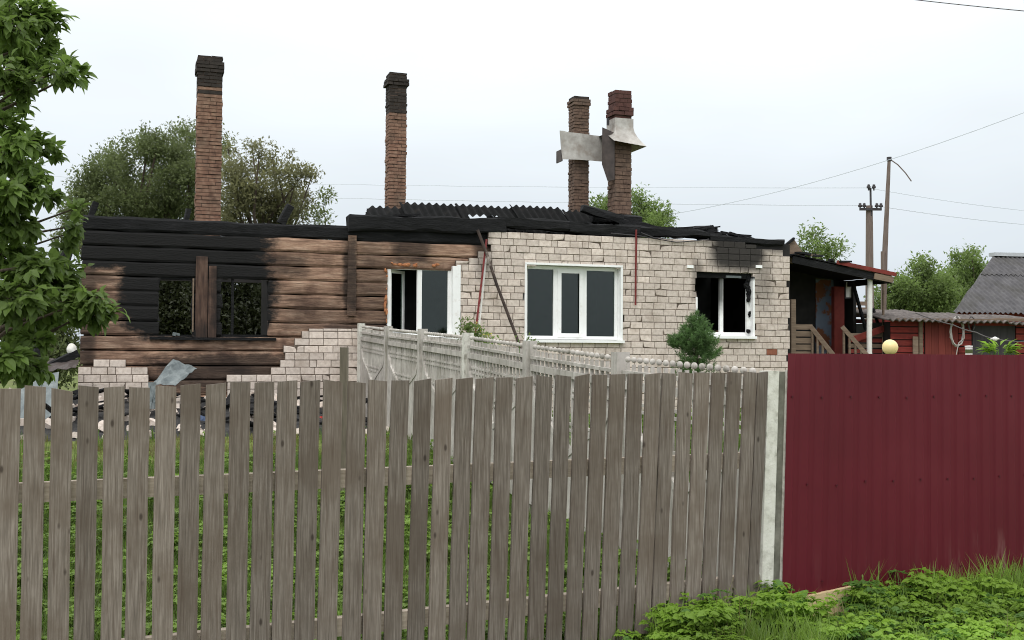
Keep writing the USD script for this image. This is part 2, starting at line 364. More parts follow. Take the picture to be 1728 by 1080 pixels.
MAT['red_metal'] = usdkit.material(stage, '/World/Looks/red_metal', {
    'geo': ('geometry', {}), 'sep': ('separate_xyz', {}), 'n': ('noise_texture', {'scale': 1.6, 'detail': 5.0}), 'rp': ('rgb_ramp', {'ramp': [(0.3, g((82, 18, 29))), (0.55, g((88, 20, 32))), (0.8, g((95, 29, 39)))]}),
    'mp': ('mapping', {'mapping_type': 'point', 'scale': (7, 7, 1.0)}), 'n2': ('noise_texture', {'scale': 1.5, 'detail': 5.0, 'roughness': 0.7}), 'r2': ('map_range', {'from_min': 0.5, 'from_max': 0.72, 'to_min': 0.0, 'to_max': 0.75, 'clamp': True}),
    'rz': ('map_range', {'from_min': 0.12, 'from_max': 0.50, 'to_min': 1.0, 'to_max': 0.0, 'clamp': True}), 'rx': ('map_range', {'from_min': 2.9, 'from_max': 3.4, 'to_min': 0.10, 'to_max': 1.0, 'clamp': True}),
    'm1': ('math', {'math_type': 'multiply'}), 'm2': ('math', {'math_type': 'multiply'}), 'mx': ('mix_color', {'b': g((166, 136, 128))}), 'p': ('principled_bsdf', {'roughness': 0.5, 'specular_ior_level': 0.28})},
    [('geo.position', 'n.vector'), ('n.fac', 'rp.fac'), ('geo.position', 'mp.vector'), ('mp.vector', 'n2.vector'), ('n2.fac', 'r2.value'), ('geo.position', 'sep.vector'), ('sep.z', 'rz.value'), ('sep.x', 'rx.value'),
     ('r2.result', 'm1.value1'), ('rz.result', 'm1.value2'), ('m1.value', 'm2.value1'), ('rx.result', 'm2.value2'), ('m2.value', 'mx.fac'), ('rp.color', 'mx.a'), ('mx.result', 'p.base_color')], surface='p.BSDF')
surface('screw', [(0.3, g((66, 20, 29))), (0.7, g((74, 24, 33)))], scale=2, bump=0, rough=0.4)
surface('porch_red', [(0.3, g((104, 40, 36))), (0.7, g((132, 58, 50)))], scale=6, bump=0.4, second=(g((70, 34, 30)), 3, 0.5, 0.7, 0.6))
surface('shed_red', [(0.25, g((96, 34, 30))), (0.5, g((122, 46, 42))), (0.8, g((144, 62, 54)))], scale=4, stretch=(0.6, 0.6, 5), bump=0.5, tint=0.15, second=(g((72, 36, 32)), 3, 0.5, 0.7, 0.6))
surface('shed_door_red', [(0.25, g((98, 40, 36))), (0.8, g((122, 58, 50)))], scale=4, stretch=(5, 5, 0.5), bump=0.5, tint=0.1)
surface('weathered_board', [(0.25, g((96, 80, 68))), (0.8, g((140, 122, 104)))], scale=5, stretch=(0.6, 0.6, 5), bump=0.5, tint=0.12)
surface('dark_door', [(0.3, g((52, 50, 52))), (0.7, g((70, 66, 68)))], scale=4, stretch=(5, 5, 0.5), bump=0.3)
surface('door_leaf', [(0.35, g((92, 102, 116))), (0.6, g((112, 122, 136)))], scale=2, bump=0.2, second=(g((122, 74, 44)), 2.6, 0.5, 0.56, 0.95))
surface('white_paint', [(0.3, g((215, 212, 206))), (0.7, g((232, 230, 225)))], scale=6, bump=0.2, second=(g((180, 170, 155)), 5, 0.55, 0.75, 0.6))
surface('slate_grey', [(0.25, g((68, 67, 69))), (0.5, g((84, 82, 84))), (0.8, g((102, 100, 101)))], scale=1.6, stretch=(3, 3, 1), bump=0.3, second=(g((66, 64, 58)), 0.9, 0.5, 0.7, 0.6))
surface('slate_ridge', [(0.3, g((165, 168, 172))), (0.7, g((190, 192, 196)))], scale=3, bump=0.2)
surface('slate_shed', [(0.3, g((76, 70, 68))), (0.7, g((118, 110, 106)))], scale=4, bump=0.4, second=(g((70, 64, 60)), 3, 0.5, 0.7, 0.6))
surface('pole_wood', [(0.3, g((96, 84, 78))), (0.7, g((124, 110, 102)))], scale=7, stretch=(6, 6, 0.4), bump=0.4)
surface('scorched_pole', [(0.35, g((44, 38, 36))), (0.6, g((78, 66, 60))), (0.72, g((150, 140, 132)))], scale=5, bump=0.4)
surface('dark_metal', [(0.3, g((48, 46, 48))), (0.7, g((66, 62, 64)))], scale=7, bump=0.1, rough=0.5)
surface('rust_red', [(0.3, g((96, 34, 34))), (0.7, g((124, 48, 46)))], scale=12, bump=0.2, rough=0.5)
surface('wire', [(0.3, g((185, 190, 198))), (0.7, g((195, 200, 206)))], scale=3, bump=0)
surface('dark_wire', [(0.3, g((84, 80, 80))), (0.7, g((96, 92, 92)))], scale=3, bump=0)
surface('pale_rope', [(0.3, g((170, 165, 160))), (0.7, g((196, 192, 188)))], scale=9, bump=0.3)
surface('globe', [(0.3, g((226, 200, 138))), (0.7, g((236, 214, 156)))], scale=5, bump=0.0, rough=0.35, ior=0.5)
surface('tin_sheet', [(0.3, g((92, 100, 102))), (0.7, g((132, 138, 138)))], scale=6, bump=0.5, rough=0.5, metallic=0.2, second=(g((82, 88, 90)), 5, 0.5, 0.7, 0.7))
surface('pale_plank', [(0.3, g((186, 164, 126))), (0.7, g((214, 194, 152)))], scale=6, stretch=(0.6, 0.6, 6), bump=0.4)
surface('rubble_char', [(0.3, (0.012, 0.012, 0.013)), (0.6, (0.04, 0.038, 0.037)), (0.8, (0.10, 0.09, 0.085))], scale=7, bump=1.0, bscale=14, bdist=0.03)
surface('rubble_dust', [(0.3, g((60, 52, 46))), (0.7, g((112, 98, 86)))], scale=7, bump=1.0, bscale=14, bdist=0.03)
surface('blue_cloth', [(0.3, g((58, 70, 96))), (0.7, g((84, 98, 124)))], scale=7, bump=0.4)
surface('red_plastic', [(0.3, g((160, 44, 36))), (0.7, g((180, 60, 48)))], scale=7, bump=0.1, rough=0.4)
surface('soil', [(0.3, g((66, 72, 32))), (0.5, g((92, 104, 44))), (0.75, g((112, 122, 56)))], scale=3, bump=0.8, bscale=30, bdist=0.03, second=(g((84, 70, 52)), 0.7, 0.55, 0.72, 0.8))
surface('bark', [(0.3, g((58, 50, 44))), (0.7, g((92, 80, 70)))], scale=12, stretch=(4, 4, 0.7), bump=0.8)
def leafmat(name, c0, c1, c2, transl=0.3, rough=0.5):
    N = {'geo': ('geometry', {}), 'rp': ('rgb_ramp', {'ramp': [(0.0, c0), (0.5, c1), (1.0, c2)]}), 'p': ('principled_bsdf', {'roughness': rough, 'specular_ior_level': 0.35}),
         'tl': ('translucent_bsdf', {}), 'mx': ('mix_closure', {'fac': transl}), 'n': ('noise_texture', {'scale': 1.3, 'detail': 3.0}), 'nr': ('map_range', {'from_min': 0.3, 'from_max': 0.7, 'to_min': 0.62, 'to_max': 1.3}), 'sc': ('vector_math', {'math_type': 'scale'})}
    L = [('geo.random_per_island', 'rp.fac'), ('geo.position', 'n.vector'), ('n.fac', 'nr.value'), ('rp.color', 'sc.vector1'), ('nr.result', 'sc.scale'), ('sc.vector', 'p.base_color'), ('sc.vector', 'tl.color'), ('p.BSDF', 'mx.closure1'), ('tl.BSDF', 'mx.closure2')]
    MAT[name] = usdkit.material(stage, '/World/Looks/' + name, N, L, surface='mx.closure')
leafmat('leaf_near', (0.13, 0.20, 0.042), (0.215, 0.315, 0.066), (0.34, 0.44, 0.11), 0.5)
leafmat('leaf_olive', (0.125, 0.155, 0.058), (0.20, 0.245, 0.09), (0.30, 0.34, 0.14), 0.5)
leafmat('leaf_scorched', (0.165, 0.165, 0.075), (0.26, 0.235, 0.11), (0.40, 0.30, 0.17), 0.5)
leafmat('leaf_green', (0.14, 0.20, 0.056), (0.23, 0.31, 0.09), (0.36, 0.43, 0.14), 0.5)
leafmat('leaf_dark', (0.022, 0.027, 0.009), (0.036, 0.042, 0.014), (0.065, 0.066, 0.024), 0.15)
leafmat('leaf_weed', (0.22, 0.36, 0.045), (0.36, 0.52, 0.07), (0.52, 0.66, 0.12), 0.5)
leafmat('leaf_weed_dark', (0.10, 0.20, 0.035), (0.17, 0.30, 0.05), (0.26, 0.40, 0.08), 0.45)
leafmat('leaf_grass', (0.17, 0.27, 0.042), (0.27, 0.39, 0.066), (0.40, 0.50, 0.12), 0.45)
leafmat('leaf_yard', (0.09, 0.15, 0.025), (0.15, 0.23, 0.04), (0.23, 0.31, 0.07), 0.4)
leafmat('leaf_dry', (0.16, 0.15, 0.05), (0.24, 0.20, 0.085), (0.30, 0.26, 0.12), 0.3)
leafmat('leaf_dock', (0.14, 0.27, 0.055), (0.20, 0.36, 0.075), (0.27, 0.43, 0.10), 0.35)
leafmat('needle', (0.09, 0.165, 0.05), (0.14, 0.235, 0.075), (0.21, 0.31, 0.11), 0.3)
leafmat('petal', (0.55, 0.5, 0.08), (0.65, 0.62, 0.12), (0.7, 0.68, 0.25), 0.3)
MAT['glass'] = usdkit.material(stage, '/World/Looks/glass', {
    'fr': ('fresnel', {'IOR': 1.45}), 'frs': ('math', {'math_type': 'multiply', 'value2': 1.5}), 't': ('transparent_bsdf', {'color': (0.62, 0.68, 0.65)}), 'gl': ('glossy_bsdf', {'color': (0.9, 0.95, 0.92), 'roughness': 0.04}), 'mx': ('mix_closure', {})},
    [('fr.fac', 'frs.value1'), ('frs.value', 'mx.fac'), ('t.BSDF', 'mx.closure1'), ('gl.BSDF', 'mx.closure2')], surface='mx.closure')

# ------------------------------------------------------------------ ground
def build_ground():
    ax = np.unique(np.concatenate([np.linspace(-400, -30, 12), np.arange(-30, 40, 0.8), np.linspace(40, 400, 12)]))
    ay = np.unique(np.concatenate([np.linspace(-60, -2, 8), np.arange(-2, 45, 0.7), np.linspace(45, 700, 16)]))
    X, Y = np.meshgrid(ax, ay)
    Z = ground_z(X, Y) + 0.05 * (meshkit.fbm(np.stack([X * 0.7, Y * 0.7, X * 0], -1), 3) - 0.5)
    n, k = len(ax), len(ay)
    V = np.stack([X.ravel(), Y.ravel(), Z.ravel()], 1)
    I = np.arange(n * k).reshape(k, n)
    q = np.stack([I[:-1, :-1].ravel(), I[:-1, 1:].ravel(), I[1:, 1:].ravel(), I[1:, :-1].ravel()], 1)
    tag(obj('ground', (V, q), 'soil', smooth=True), 'grassy village ground', None, None, 'structure')
build_ground()

# ------------------------------------------------------------------ the burnt house
HB = 0.30                                                   # level of its base
house = thing('burnt_house', 'long single-storey burnt-out house of charred timber and pale brick with four bare chimneys', 'house', H0, TH)
SL, SR = hl(140, 500)[0], hl(1333, 500)[0]
ZT = 3.98                                                   # top of the timber wall
VT = -0.085                                                 # front of the brick veneer
TW = 0.22                                                   # timber thickness
def srect(x0, y0, x1, y1, t=0.0):
    s0, z1 = hl(x0, y0, t); s1, z0 = hl(x1, y1, t)
    return s0, z0, s1, z1
# openings (s0, z0, s1, z1)
OPA = srect(264, 468, 329, 569); OPB = srect(369, 458, 456, 569)
W1 = srect(654, 446, 770, 572); W2 = srect(888, 445, 1048, 576, VT); W3 = srect(1176, 456, 1271, 569, VT)
W1 = (W1[0], W2[1] + 0.02, W1[2], W1[3])

# --- timber wall: beam by beam
beam_h = 0.256
zrows = []
z = ZT
while z > HB + 0.05:
    zrows.append((max(HB, z - beam_h), z)); z -= beam_h
cut = hl(592, 450)[0]
seed = 0
def beam_spans(z0, z1, row):
    spans = [(SL, SR)]
    holes = [OPA, OPB, W1]
    for h in holes:
        if min(z1, h[3]) - max(z0, h[1]) > 0.5 * (z1 - z0):
            out = []
            for a, b in spans:
                if h[0] > a and h[2] < b:
                    out += [(a, h[0]), (h[2], b)]
                else:
                    out.append((a, b))
            spans = out
    out = []
    for a, b in spans:
        if b - a > 3.0 and a < cut < b and row > 1:
            out += [(a, cut - 0.008), (cut + 0.008, b)]
        else:
            out.append((a, b))
    return out
for row, (z0, z1) in enumerate(zrows):
    for a, b in beam_spans(z0, z1, row):
        if b - a < 0.05:
            continue
        # beyond the veneer's left edge the beams are hidden by the brickwork: stop them just behind its edge
        if a > hl(775, 450)[0] and z1 < hl(800, 430)[1]:
            continue
        hid = hl(878, 450)[0]
        if b > hid:
            if a > hid:
                continue
            b = hid
        seed += 1
        char = row < 1
        obj('beam', wavy_beam(a + 0.004, b - 0.004, z0 + 0.008, z1 - 0.006, 0.0 + R.uniform(-0.008, 0.01), TW, seed, amp=0.014 if not char else 0.03, ragged=(0.06 if abs(a - SL) < 0.01 else 0.09 if min(abs(a - OPA[2]), abs(a - OPB[2])) < 0.01 else 0.0, 0.09 if min(abs(b - OPA[0]), abs(b - OPB[0])) < 0.01 else 0.02)),
            'timber_char' if char else 'timber', house, label='charred black top beam' if char else None)
# charred plates along the top of the brick part (sagging)
def hbar(pts, w, h, name, mat='timber_char', t=0.1, label=None):
    """a beam along photograph points (px, py) on the plane t"""
    P = [(*hl(x, y, t), ) for x, y in pts]
    b = MB()
    for (s0, z0), (s1, z1) in zip(P[:-1], P[1:]):
        tt = wavy_beam(0, math.hypot(s1 - s0, z1 - z0), -h / 2, h / 2, t - w / 2, t + w / 2, R.random() * 50, amp=0.045, ragged=(0.06, 0.08), step=0.10)
        a = math.atan2(z1 - z0, s1 - s0)
        M = np.array([[math.cos(a), 0, -math.sin(a), s0], [0, 1, 0, 0], [math.sin(a), 0, math.cos(a), z0], [0, 0, 0, 1]])
        tt.apply_transform(M); b.tm(tt)
    return obj(name, b, mat, house, label=label)
hbar([(590, 378), (845, 381)], 0.3, 0.30, 'wall_plate', t=0.06)
hbar([(838, 374), (960, 383), (1072, 391)], 0.26, 0.20, 'wall_plate', t=0.06)
hbar([(1060, 389), (1210, 398)], 0.26, 0.15, 'wall_plate', t=0.08)
hbar([(1196, 402), (1316, 411)], 0.26, 0.13, 'wall_plate', t=0.06)
# --- boarded pier between the two burnt-out openings and dark frames
def pier():
    s0, z0 = hl(329, 571); s1, z1 = hl(352, 436)
    def upright(a_, b_, za_, zb_, t0_, t1_, sd, mat):
        tb_ = wavy_beam(za_, zb_, -(b_ - a_) / 2, (b_ - a_) / 2, t0_, t1_, sd, amp=0.008, ragged=(0.03, 0.05))
        v_ = tb_.vertices.copy(); tb_.vertices = np.stack([(a_ + b_) / 2 - v_[:, 2], v_[:, 1], v_[:, 0]], 1)
        obj('pier_board', tb_, mat, house)
    upright(s0, s1 - 0.01, z0, z1, -0.03, -0.004, 61, 'old_board')
    s2 = hl(365, 500)[0]; z3 = hl(350, 452)[1]
    upright(s1 + 0.004, s2, z0, z3, -0.022, -0.004, 62, 'old_board')
    s3 = hl(391, 500)[0]
    s4_ = hl(395, 500)[0]
    upright(s3, s4_, z0 - 0.02, z1 - 0.12, 0.06, 0.14, 63, 'timber_char')
    sp, zp = hl(330, 470); zq = hl(330, 560)[1]
    obj('frame_strip', MB().box((sp - 0.05, -0.05, zq), (sp - 0.025, -0.0, zp)), 'weathered_board', house)
pier()
for OP, nm in ((OPA, 'left'), (OPB, 'right')):
    b = MB(); w = 0.03
    s0, z0, s1, z1 = OP
    b.box((s0 - 0.02, 0.05, z0), (s0 + w, 0.15, z1)); b.box((s1 - w, 0.05, z0), (s1 + 0.02, 0.15, z1))
    b.box((s0 + w, 0.05, z1 - w), (s1 - w, 0.15, z1 + 0.02)); b.box((s0 + w, 0.05, z0 - 0.02), (s1 - w, 0.17, z0 + w * 1.4))
    obj('burnt_window_frame', b, 'timber_char', house)
obj('window_ledge', MB().box((OPA[0] - 0.1, -0.05, OPA[1] - 0.05), (OPB[2] + 0.1, 0.2, OPA[1] - 0.002)), 'timber_char', house)
for k in range(7):                                           # bits of brick and plaster lying on the ledge
    s, zz = hl(R.uniform(290, 348), 568)
    zz = OPA[1]
    bb = trimesh.creation.box((R.uniform(0.05, 0.14), 0.08, R.uniform(0.04, 0.12))); bb.apply_transform(trimesh.transformations.rotation_matrix(R.uniform(-0.6, 0.6), (0, 1, 0))); bb.apply_translation((s, -0.0 + R.uniform(-0.02, 0.1), zz + 0.05))
    obj('ledge_rubble', bb, R.choice(['rubble_dust', 'timber', 'tin_sheet']), house)
# the charred vertical batten on the timber wall
s0, z1 = hl(586, 397); s1, z0 = hl(601, 531)
tb = wavy_beam(z0, z1, -0.075, 0.075, -0.05, -0.004, 91, amp=0.02, ragged=(0.05, 0.0))
v = tb.vertices.copy(); tb.vertices = np.stack([(s0 + s1) / 2 - v[:, 2], v[:, 1], v[:, 0]], 1)
obj('batten', tb, 'timber', house, label='charred upright batten on the timber wall')

# --- brick veneer: bricks on edge, 0.25 x 0.12, joints 10 mm
CP, BP = 0.13, 0.26
def region(pts):
    return Polygon([hl(x, y, VT) for x, y in pts])
zb0 = HB
main = region([(839, 388), (1075, 401), (1190, 404), (1225, 404), (1333, 432)] + [(1333, 700), (600, 700), (600, 556)] + [(770, 575), (770, 442), (803, 440), (803, 427), (822, 425), (822, 401), (839, 400)])
low = region([(508, 555), (640, 555), (640, 720), (372, 720), (384, 632), (472, 630), (472, 616), (487, 604), (479, 592), (488, 580), (503, 567)])
leftbit = region([(153, 604), (206, 604), (206, 616), (248, 616), (248, 629), (256, 629), (256, 720), (120, 720), (127, 629), (143, 628), (143, 616), (153, 616)])
keep = unary_union([main, low, leftbit]).buffer(0)
def wrect(w, e=0.0):
    return sbox(w[0] - e, w[1] - e, w[2] + e, w[3] + e)
holes = unary_union([wrect(W1), wrect(W2), wrect(W3)])
keep = keep.difference(holes)
keep = keep.intersection(sbox(SL - 0.05, zb0, SR, 5.0))
# z of courses: matched to a joint line seen beside the middle window
zj = hl(900, 438, VT)[1]
rows = np.arange(math.floor((zb0 - zj) / CP), math.ceil((4.3 - zj) / CP) + 1)
bricks = []
for r in rows:
    z0 = zj + r * CP; z1 = z0 + CP - 0.011
    off = (0.5 * BP if r % 2 else 0.0) + R.uniform(-0.02, 0.02)
    s = SL - 1 + off
    while s < SR + 0.3:
        L_ = BP
        q = R.random()
        if q < 0.06: L_ = BP * 0.5
        elif q < 0.09: L_ = BP * 0.75
        a, b = s + 0.0055, s + L_ - 0.0055
        s += L_
        rect = sbox(a, z0, b, z1)
        ins = keep.intersection(rect)
        if ins.is_empty or ins.area < 0.30 * rect.area:
            continue
        x0, y0, x1, y1 = ins.bounds
        # only cut along the wall, as a mason does
        if x1 - x0 < 0.04:
            continue
        zz0, zz1 = z0, z1
        if (y1 - y0) < 0.65 * (z1 - z0):
            zz0, zz1 = y0, y1
        if zz1 - zz0 < 0.03:
            continue
        bricks.append((x0, x1, zz0, zz1))
def brick_mesh(b, mb):
    x0, x1, z0, z1 = b
    dz = R.uniform(-0.002, 0.002); f = VT + R.uniform(-0.006, 0.006); i = 0.006
    j = lambda k=0.003: R.uniform(-k, k)
    v = [(x0, VT + 0.07, z0 + dz), (x1, VT + 0.07, z0 + dz), (x1, VT + 0.07, z1 + dz), (x0, VT + 0.07, z1 + dz),
         (x0, f + i, z0 + dz), (x1, f + i, z0 + dz), (x1, f + i, z1 + dz), (x0, f + i, z1 + dz),
         (x0 + i + j(), f + j(0.002), z0 + i + j() + dz), (x1 - i + j(), f + j(0.002), z0 + i + j() + dz), (x1 - i + j(), f + j(0.002), z1 - i + j() + dz), (x0 + i + j(), f + j(0.002), z1 - i + j() + dz)]
    if R.random() < 0.10:
        q_ = R.choice([8, 9, 10, 11]); x_, y_, z_ = v[q_]; cxm, czm = (x0 + x1) / 2, (z0 + z1) / 2
        v[q_] = (x_ + (cxm - x_) * R.uniform(0.15, 0.4), y_ + 0.004, z_ + (czm - z_) * R.uniform(0.2, 0.6)); x_, y_, z_ = v[q_ - 4]; v[q_ - 4] = (x_ + (cxm - x_) * R.uniform(0.05, 0.2), y_ + 0.018, z_ + (czm - z_) * R.uniform(0.1, 0.35))
    fs = []
    for a in (0, 4):
        for k in range(4):
            n = (k + 1) % 4
            fs.append((a + k, a + n, a + 4 + n, a + 4 + k))
    fs = [(q[0], q[3], q[2], q[1]) for q in fs]
    fs = [q[::-1] for q in fs]
    fs += [(8, 9, 10, 11), (3, 2, 1, 0)]
    mb.add(v, fs)
    return mb
def seen(b):                                                 # how large it shows
    c = hw((b[0] + b[1]) / 2, VT, (b[2] + b[3]) / 2)
    hidden = b[3] < 1.25
    return ((b[1] - b[0]) * (b[3] - b[2]) / c[1] ** 2) * (0.2 if hidden else 1)
bricks.sort(key=seen, reverse=True)
redspots = [hl(1299, 593, VT)]
mass = MB()
for k, b in enumerate(bricks):
    red = any(b[0] < s < b[1] and b[2] < zz < b[3] for s, zz in redspots)
    if k < 300 or red:
        obj('brick', brick_mesh(b, MB()), 'single_red_brick' if red else 'pale_brick', house, label='dark red brick among pale ones' if red else None)
    else:
        brick_mesh(b, mass)
obj('brickwork', mass, 'pale_brick_mass', house, kind='stuff')
mort = unary_union([sbox(b[0] - 0.008, b[2] - 0.008, b[1] + 0.008, b[3] + 0.008) for b in bricks]).buffer(0.002).buffer(-0.006)
mort = mort.difference(holes.buffer(0.001))
obj('mortar', MB().poly(mort, VT + 0.011, -0.012), 'mortar', house)

# --- masonry wall behind the veneer on the right, gables, back wall, partitions, floor, ceiling
sM = hl(905, 450)[0]
backing = sbox(sM, HB, SR, hl(1200, 398)[1] - 0.12).difference(unary_union([wrect(W1), wrect(W2), wrect(W3)]))
backing = unary_union([backing, sbox(hl(772, 500)[0] + 0.0, HB, sM, hl(800, 452)[1]).difference(holes)])
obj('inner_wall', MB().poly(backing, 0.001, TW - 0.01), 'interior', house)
DEP = 7.0
lin = sbox(SL + 0.22, HB, sM - 0.02, ZT - 0.3).difference(unary_union([wrect(w_, 0.02) for w_ in (OPA, OPB, W1, W2)]))
obj('inner_lining', MB().poly(lin, TW + 0.002, TW + 0.03), 'timber_char', house)
bw = sbox(SL, HB, SR, 3.62)
for cx, w in ((OPA[0] + 0.15, 1.2), (OPB[0] + 0.8, 1.3), (SL + 6.0, 1.2)):
    bw = bw.difference(sbox(cx - w / 2 - 0.6, 1.2, cx + w / 2 + 0.4, 3.3))
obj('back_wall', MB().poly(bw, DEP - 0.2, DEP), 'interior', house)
b = MB().box((SL + 0.01, TW, HB), (SL + 0.2, DEP - 0.2, 3.4)); obj('gable_wall', b, 'timber_char', house)
b = MB().box((SR - 0.14, 0.002, HB), (SR, DEP - 0.2, 3.55)); obj('gable_wall', b, 'interior', house)
for ss, tt in ((hl(472, 500)[0], 3.1), (hl(800, 450)[0] + 0.3, DEP - 0.2), (hl(1110, 450)[0], DEP - 0.2)):
    obj('partition', MB().box((ss, TW + 0.035, HB), (ss + 0.1, tt, 3.5)), 'interior', house)
obj('partition', MB().box((hl(472, 500)[0] + 0.1, 3.1, HB), (SR - 0.15, 3.2, 3.6)), 'interior_plaster', house)
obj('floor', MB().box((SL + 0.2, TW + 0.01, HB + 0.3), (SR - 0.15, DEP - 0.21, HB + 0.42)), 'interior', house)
obj('ceiling', MB().box((hl(610, 500)[0], TW - 0.05, 3.66), (SR - 0.15, DEP - 0.3, 3.74)), 'timber_char', house)
for k, px in enumerate((165, 250, 330, 430, 520)):           # charred joists over the open left part
    s = hl(px, 380)[0]
    obj('joist', MB().bar((s, TW + 0.01, 3.62 + R.uniform(-0.05, 0.05)), (s + R.uniform(-0.2, 0.2), R.uniform(4, 6.5), 3.5 + R.uniform(-0.3, 0.1)), 0.12, 0.16), 'timber_char', house)
# rafter stubs standing on the top beam
for (x, y, x2, y2, w) in ((150, 364, 157, 345, 0.09), (312, 374, 316, 357, 0.10), (474, 370, 485, 350, 0.15)):
    s0, z0 = hl(x, y, 0.1); s1, z1 = hl(x2, y2, 0.1)
    tb = wavy_beam(0, math.hypot(s1 - s0, z1 - z0) + 0.1, -w / 2, w / 2, 0.04, 0.18, R.random() * 40, amp=0.03, ragged=(0, 0.05), step=0.05)
    a = math.atan2(z1 - z0, s1 - s0)
    tb.apply_transform(np.array([[math.cos(a), 0, -math.sin(a), s0], [0, 1, 0, 0], [math.sin(a), 0, math.cos(a), z0 - 0.08], [0, 0, 0, 1]]))
    obj('rafter_stub', tb, 'timber_char', house)

# --- what is left of the roof: corrugated sheets on the lower front slope
def roof_sheet(s0, s1, t0, z0, t1, z1, holes_px=(), left_cut=0.0, phase=0.0, dz=0.0, ragged=0.02, name='roof_sheet', parent=None, mat='slate_char', wl=0.15, amp=0.024, nx=None, ny=18, thick=0.008):
    nx = nx or max(8, int((s1 - s0) / wl * 10))
    S = np.linspace(s0, s1, nx + 1); Tn = np.linspace(0, 1, ny + 1)
    X, K = np.meshgrid(S, Tn)
    nse = meshkit.noise(np.stack([X * 5, X * 0, X * 0 + s0], -1))
    Kx = K * (1 - ragged * nse)
    Tt = t0 + (t1 - t0) * Kx; Zz = z0 + (z1 - z0) * Kx
    wv = amp * np.sin((X - s0) / wl * 2 * np.pi + phase)
    sag = 0.05 * (meshkit.noise(np.stack([X * 0.9, K * 2, X * 0 + 3], -1)) - 0.5)
    top = np.stack([X, Tt - wv * 0.35, Zz + wv + sag], -1)
    bot = top + np.array([0, thick * 0.4, -thick])
    n = nx + 1
    V = np.vstack([top.reshape(-1, 3), bot.reshape(-1, 3)])
    keepc = np.ones((ny, nx), bool)
    for (hx0, hx1, k0, k1) in holes_px:
        c = (S[:-1] + S[1:]) / 2; kk = (Tn[:-1] + Tn[1:]) / 2
        keepc &= ~((c[None, :] > hx0) & (c[None, :] < hx1) & (kk[:, None] > k0) & (kk[:, None] < k1))
    if left_cut:
        c = (S[:-1] + S[1:]) / 2; kk = (Tn[:-1] + Tn[1:]) / 2
        keepc &= ~((c[None, :] - s0) < left_cut * kk[:, None])
    Fq = []
    o = (ny + 1) * n
    for j in range(ny):
        for i in range(nx):
            if not keepc[j, i]:
                continue
            a, b_, c, d = j * n + i, j * n + i + 1, (j + 1) * n + i + 1, (j + 1) * n + i
            Fq.append((a, b_, c, d)); Fq.append((a + o, d + o, c + o, b_ + o))
            if i == 0 or not keepc[j, i - 1]: Fq.append((a, d, d + o, a + o))
            if i == nx - 1 or not keepc[j, i + 1]: Fq.append((b_, b_ + o, c + o, c))
            if j == 0 or not keepc[j - 1, i]: Fq.append((a, a + o, b_ + o, b_))
            if j == ny - 1 or not keepc[j + 1, i]: Fq.append((d, c, c + o, d + o))
    return obj(name, (V, np.asarray(Fq)), mat, parent or house)
t1 = 1.25
def rz(x, y):                                                # upper edge on the plane t1
    return hl(x, y, t1)
zlow = 4.02
sA = hl(597, 360, 0.6)[0]; sB = hl(690, 360, 0.6)[0]; sC = hl(786, 360, 0.6)[0]; sD = hl(880, 360, 0.6)[0]; sE = hl(966, 360, 0.6)[0]; sF = hl(1052, 370, 0.6)[0]
h1 = (hl(675, 366, 0.5)[0], hl(682, 366, 0.5)[0], 0.33, 0.42)
h2 = (hl(687, 366, 0.5)[0], hl(697, 366, 0.5)[0], 0.33, 0.45)
roof_sheet(sA, sB, 0.10, zlow, t1, rz(640, 349)[1], holes_px=[h1, h2], left_cut=0.42)
roof_sheet(sB - 0.05, sC, 0.10, zlow, t1, rz(740, 346)[1], holes_px=[(hl(739, 366, 0.5)[0], hl(746, 366, 0.5)[0], 0.38, 0.47)], phase=0.8)
hb = (hl(797, 367, 0.5)[0], hl(846, 367, 0.5)[0], 0.28, 0.62)
roof_sheet(sC - 0.05, sD, 0.10, zlow - 0.03, t1, rz(835, 349)[1], holes_px=[hb, (hl(822, 360, .8)[0], hl(827, 360, .8)[0], 0.75, 0.8)], phase=0.3)
roof_sheet(sD - 0.04, sE, 0.10, zlow - 0.05, t1, rz(920, 350)[1], holes_px=[(hl(917, 365, .5)[0], hl(922, 365, .5)[0], 0.5, 0.58)], phase=1.4)
roof_sheet(sE - 0.04, sF, 0.10, zlow - 0.08, t1 - 0.1, rz(1005, 357)[1], holes_px=[(hl(937, 371, .4)[0], hl(942, 371, .4)[0], 0.3, 0.4)], phase=0.5, ragged=0.1)
for px in (640, 700, 760, 850, 925, 990):                    # rafters carrying the sheets
    s = hl(px, 370, 0.2)[0]
    obj('rafter', MB().bar((s, 0.0, zlow - 0.12), (s, t1 - 0.05, rz(px, 356)[1] - 0.12), 0.06, 0.12), 'timber_char', house)
hbar([(600, 379), (790, 377)], 0.1, 0.12, 'batten_board', t=0.3)
hbar([(985, 352), (1045, 372), (1110, 398)], 0.14, 0.14, 'fallen_rafter', t=0.45)
hbar([(1000, 366), (1078, 372)], 0.16, 0.16, 'fallen_rafter', t=0.7)
hbar([(1068, 379), (1130, 389), (1190, 396)], 0.12, 0.11, 'fallen_rafter', t=0.5)
hbar([(1138, 390), (1200, 382)], 0.10, 0.06, 'fallen_rafter', t=0.35)
hbar([(1150, 398), (1206, 388)], 0.12, 0.10, 'fallen_rafter', t=0.3)
hbar([(1196, 387), (1208, 401)], 0.12, 0.16, 'fallen_rafter', t=0.25)
hbar([(1180, 400), (1240, 402)], 0.12, 0.10, 'fallen_rafter', t=0.2)

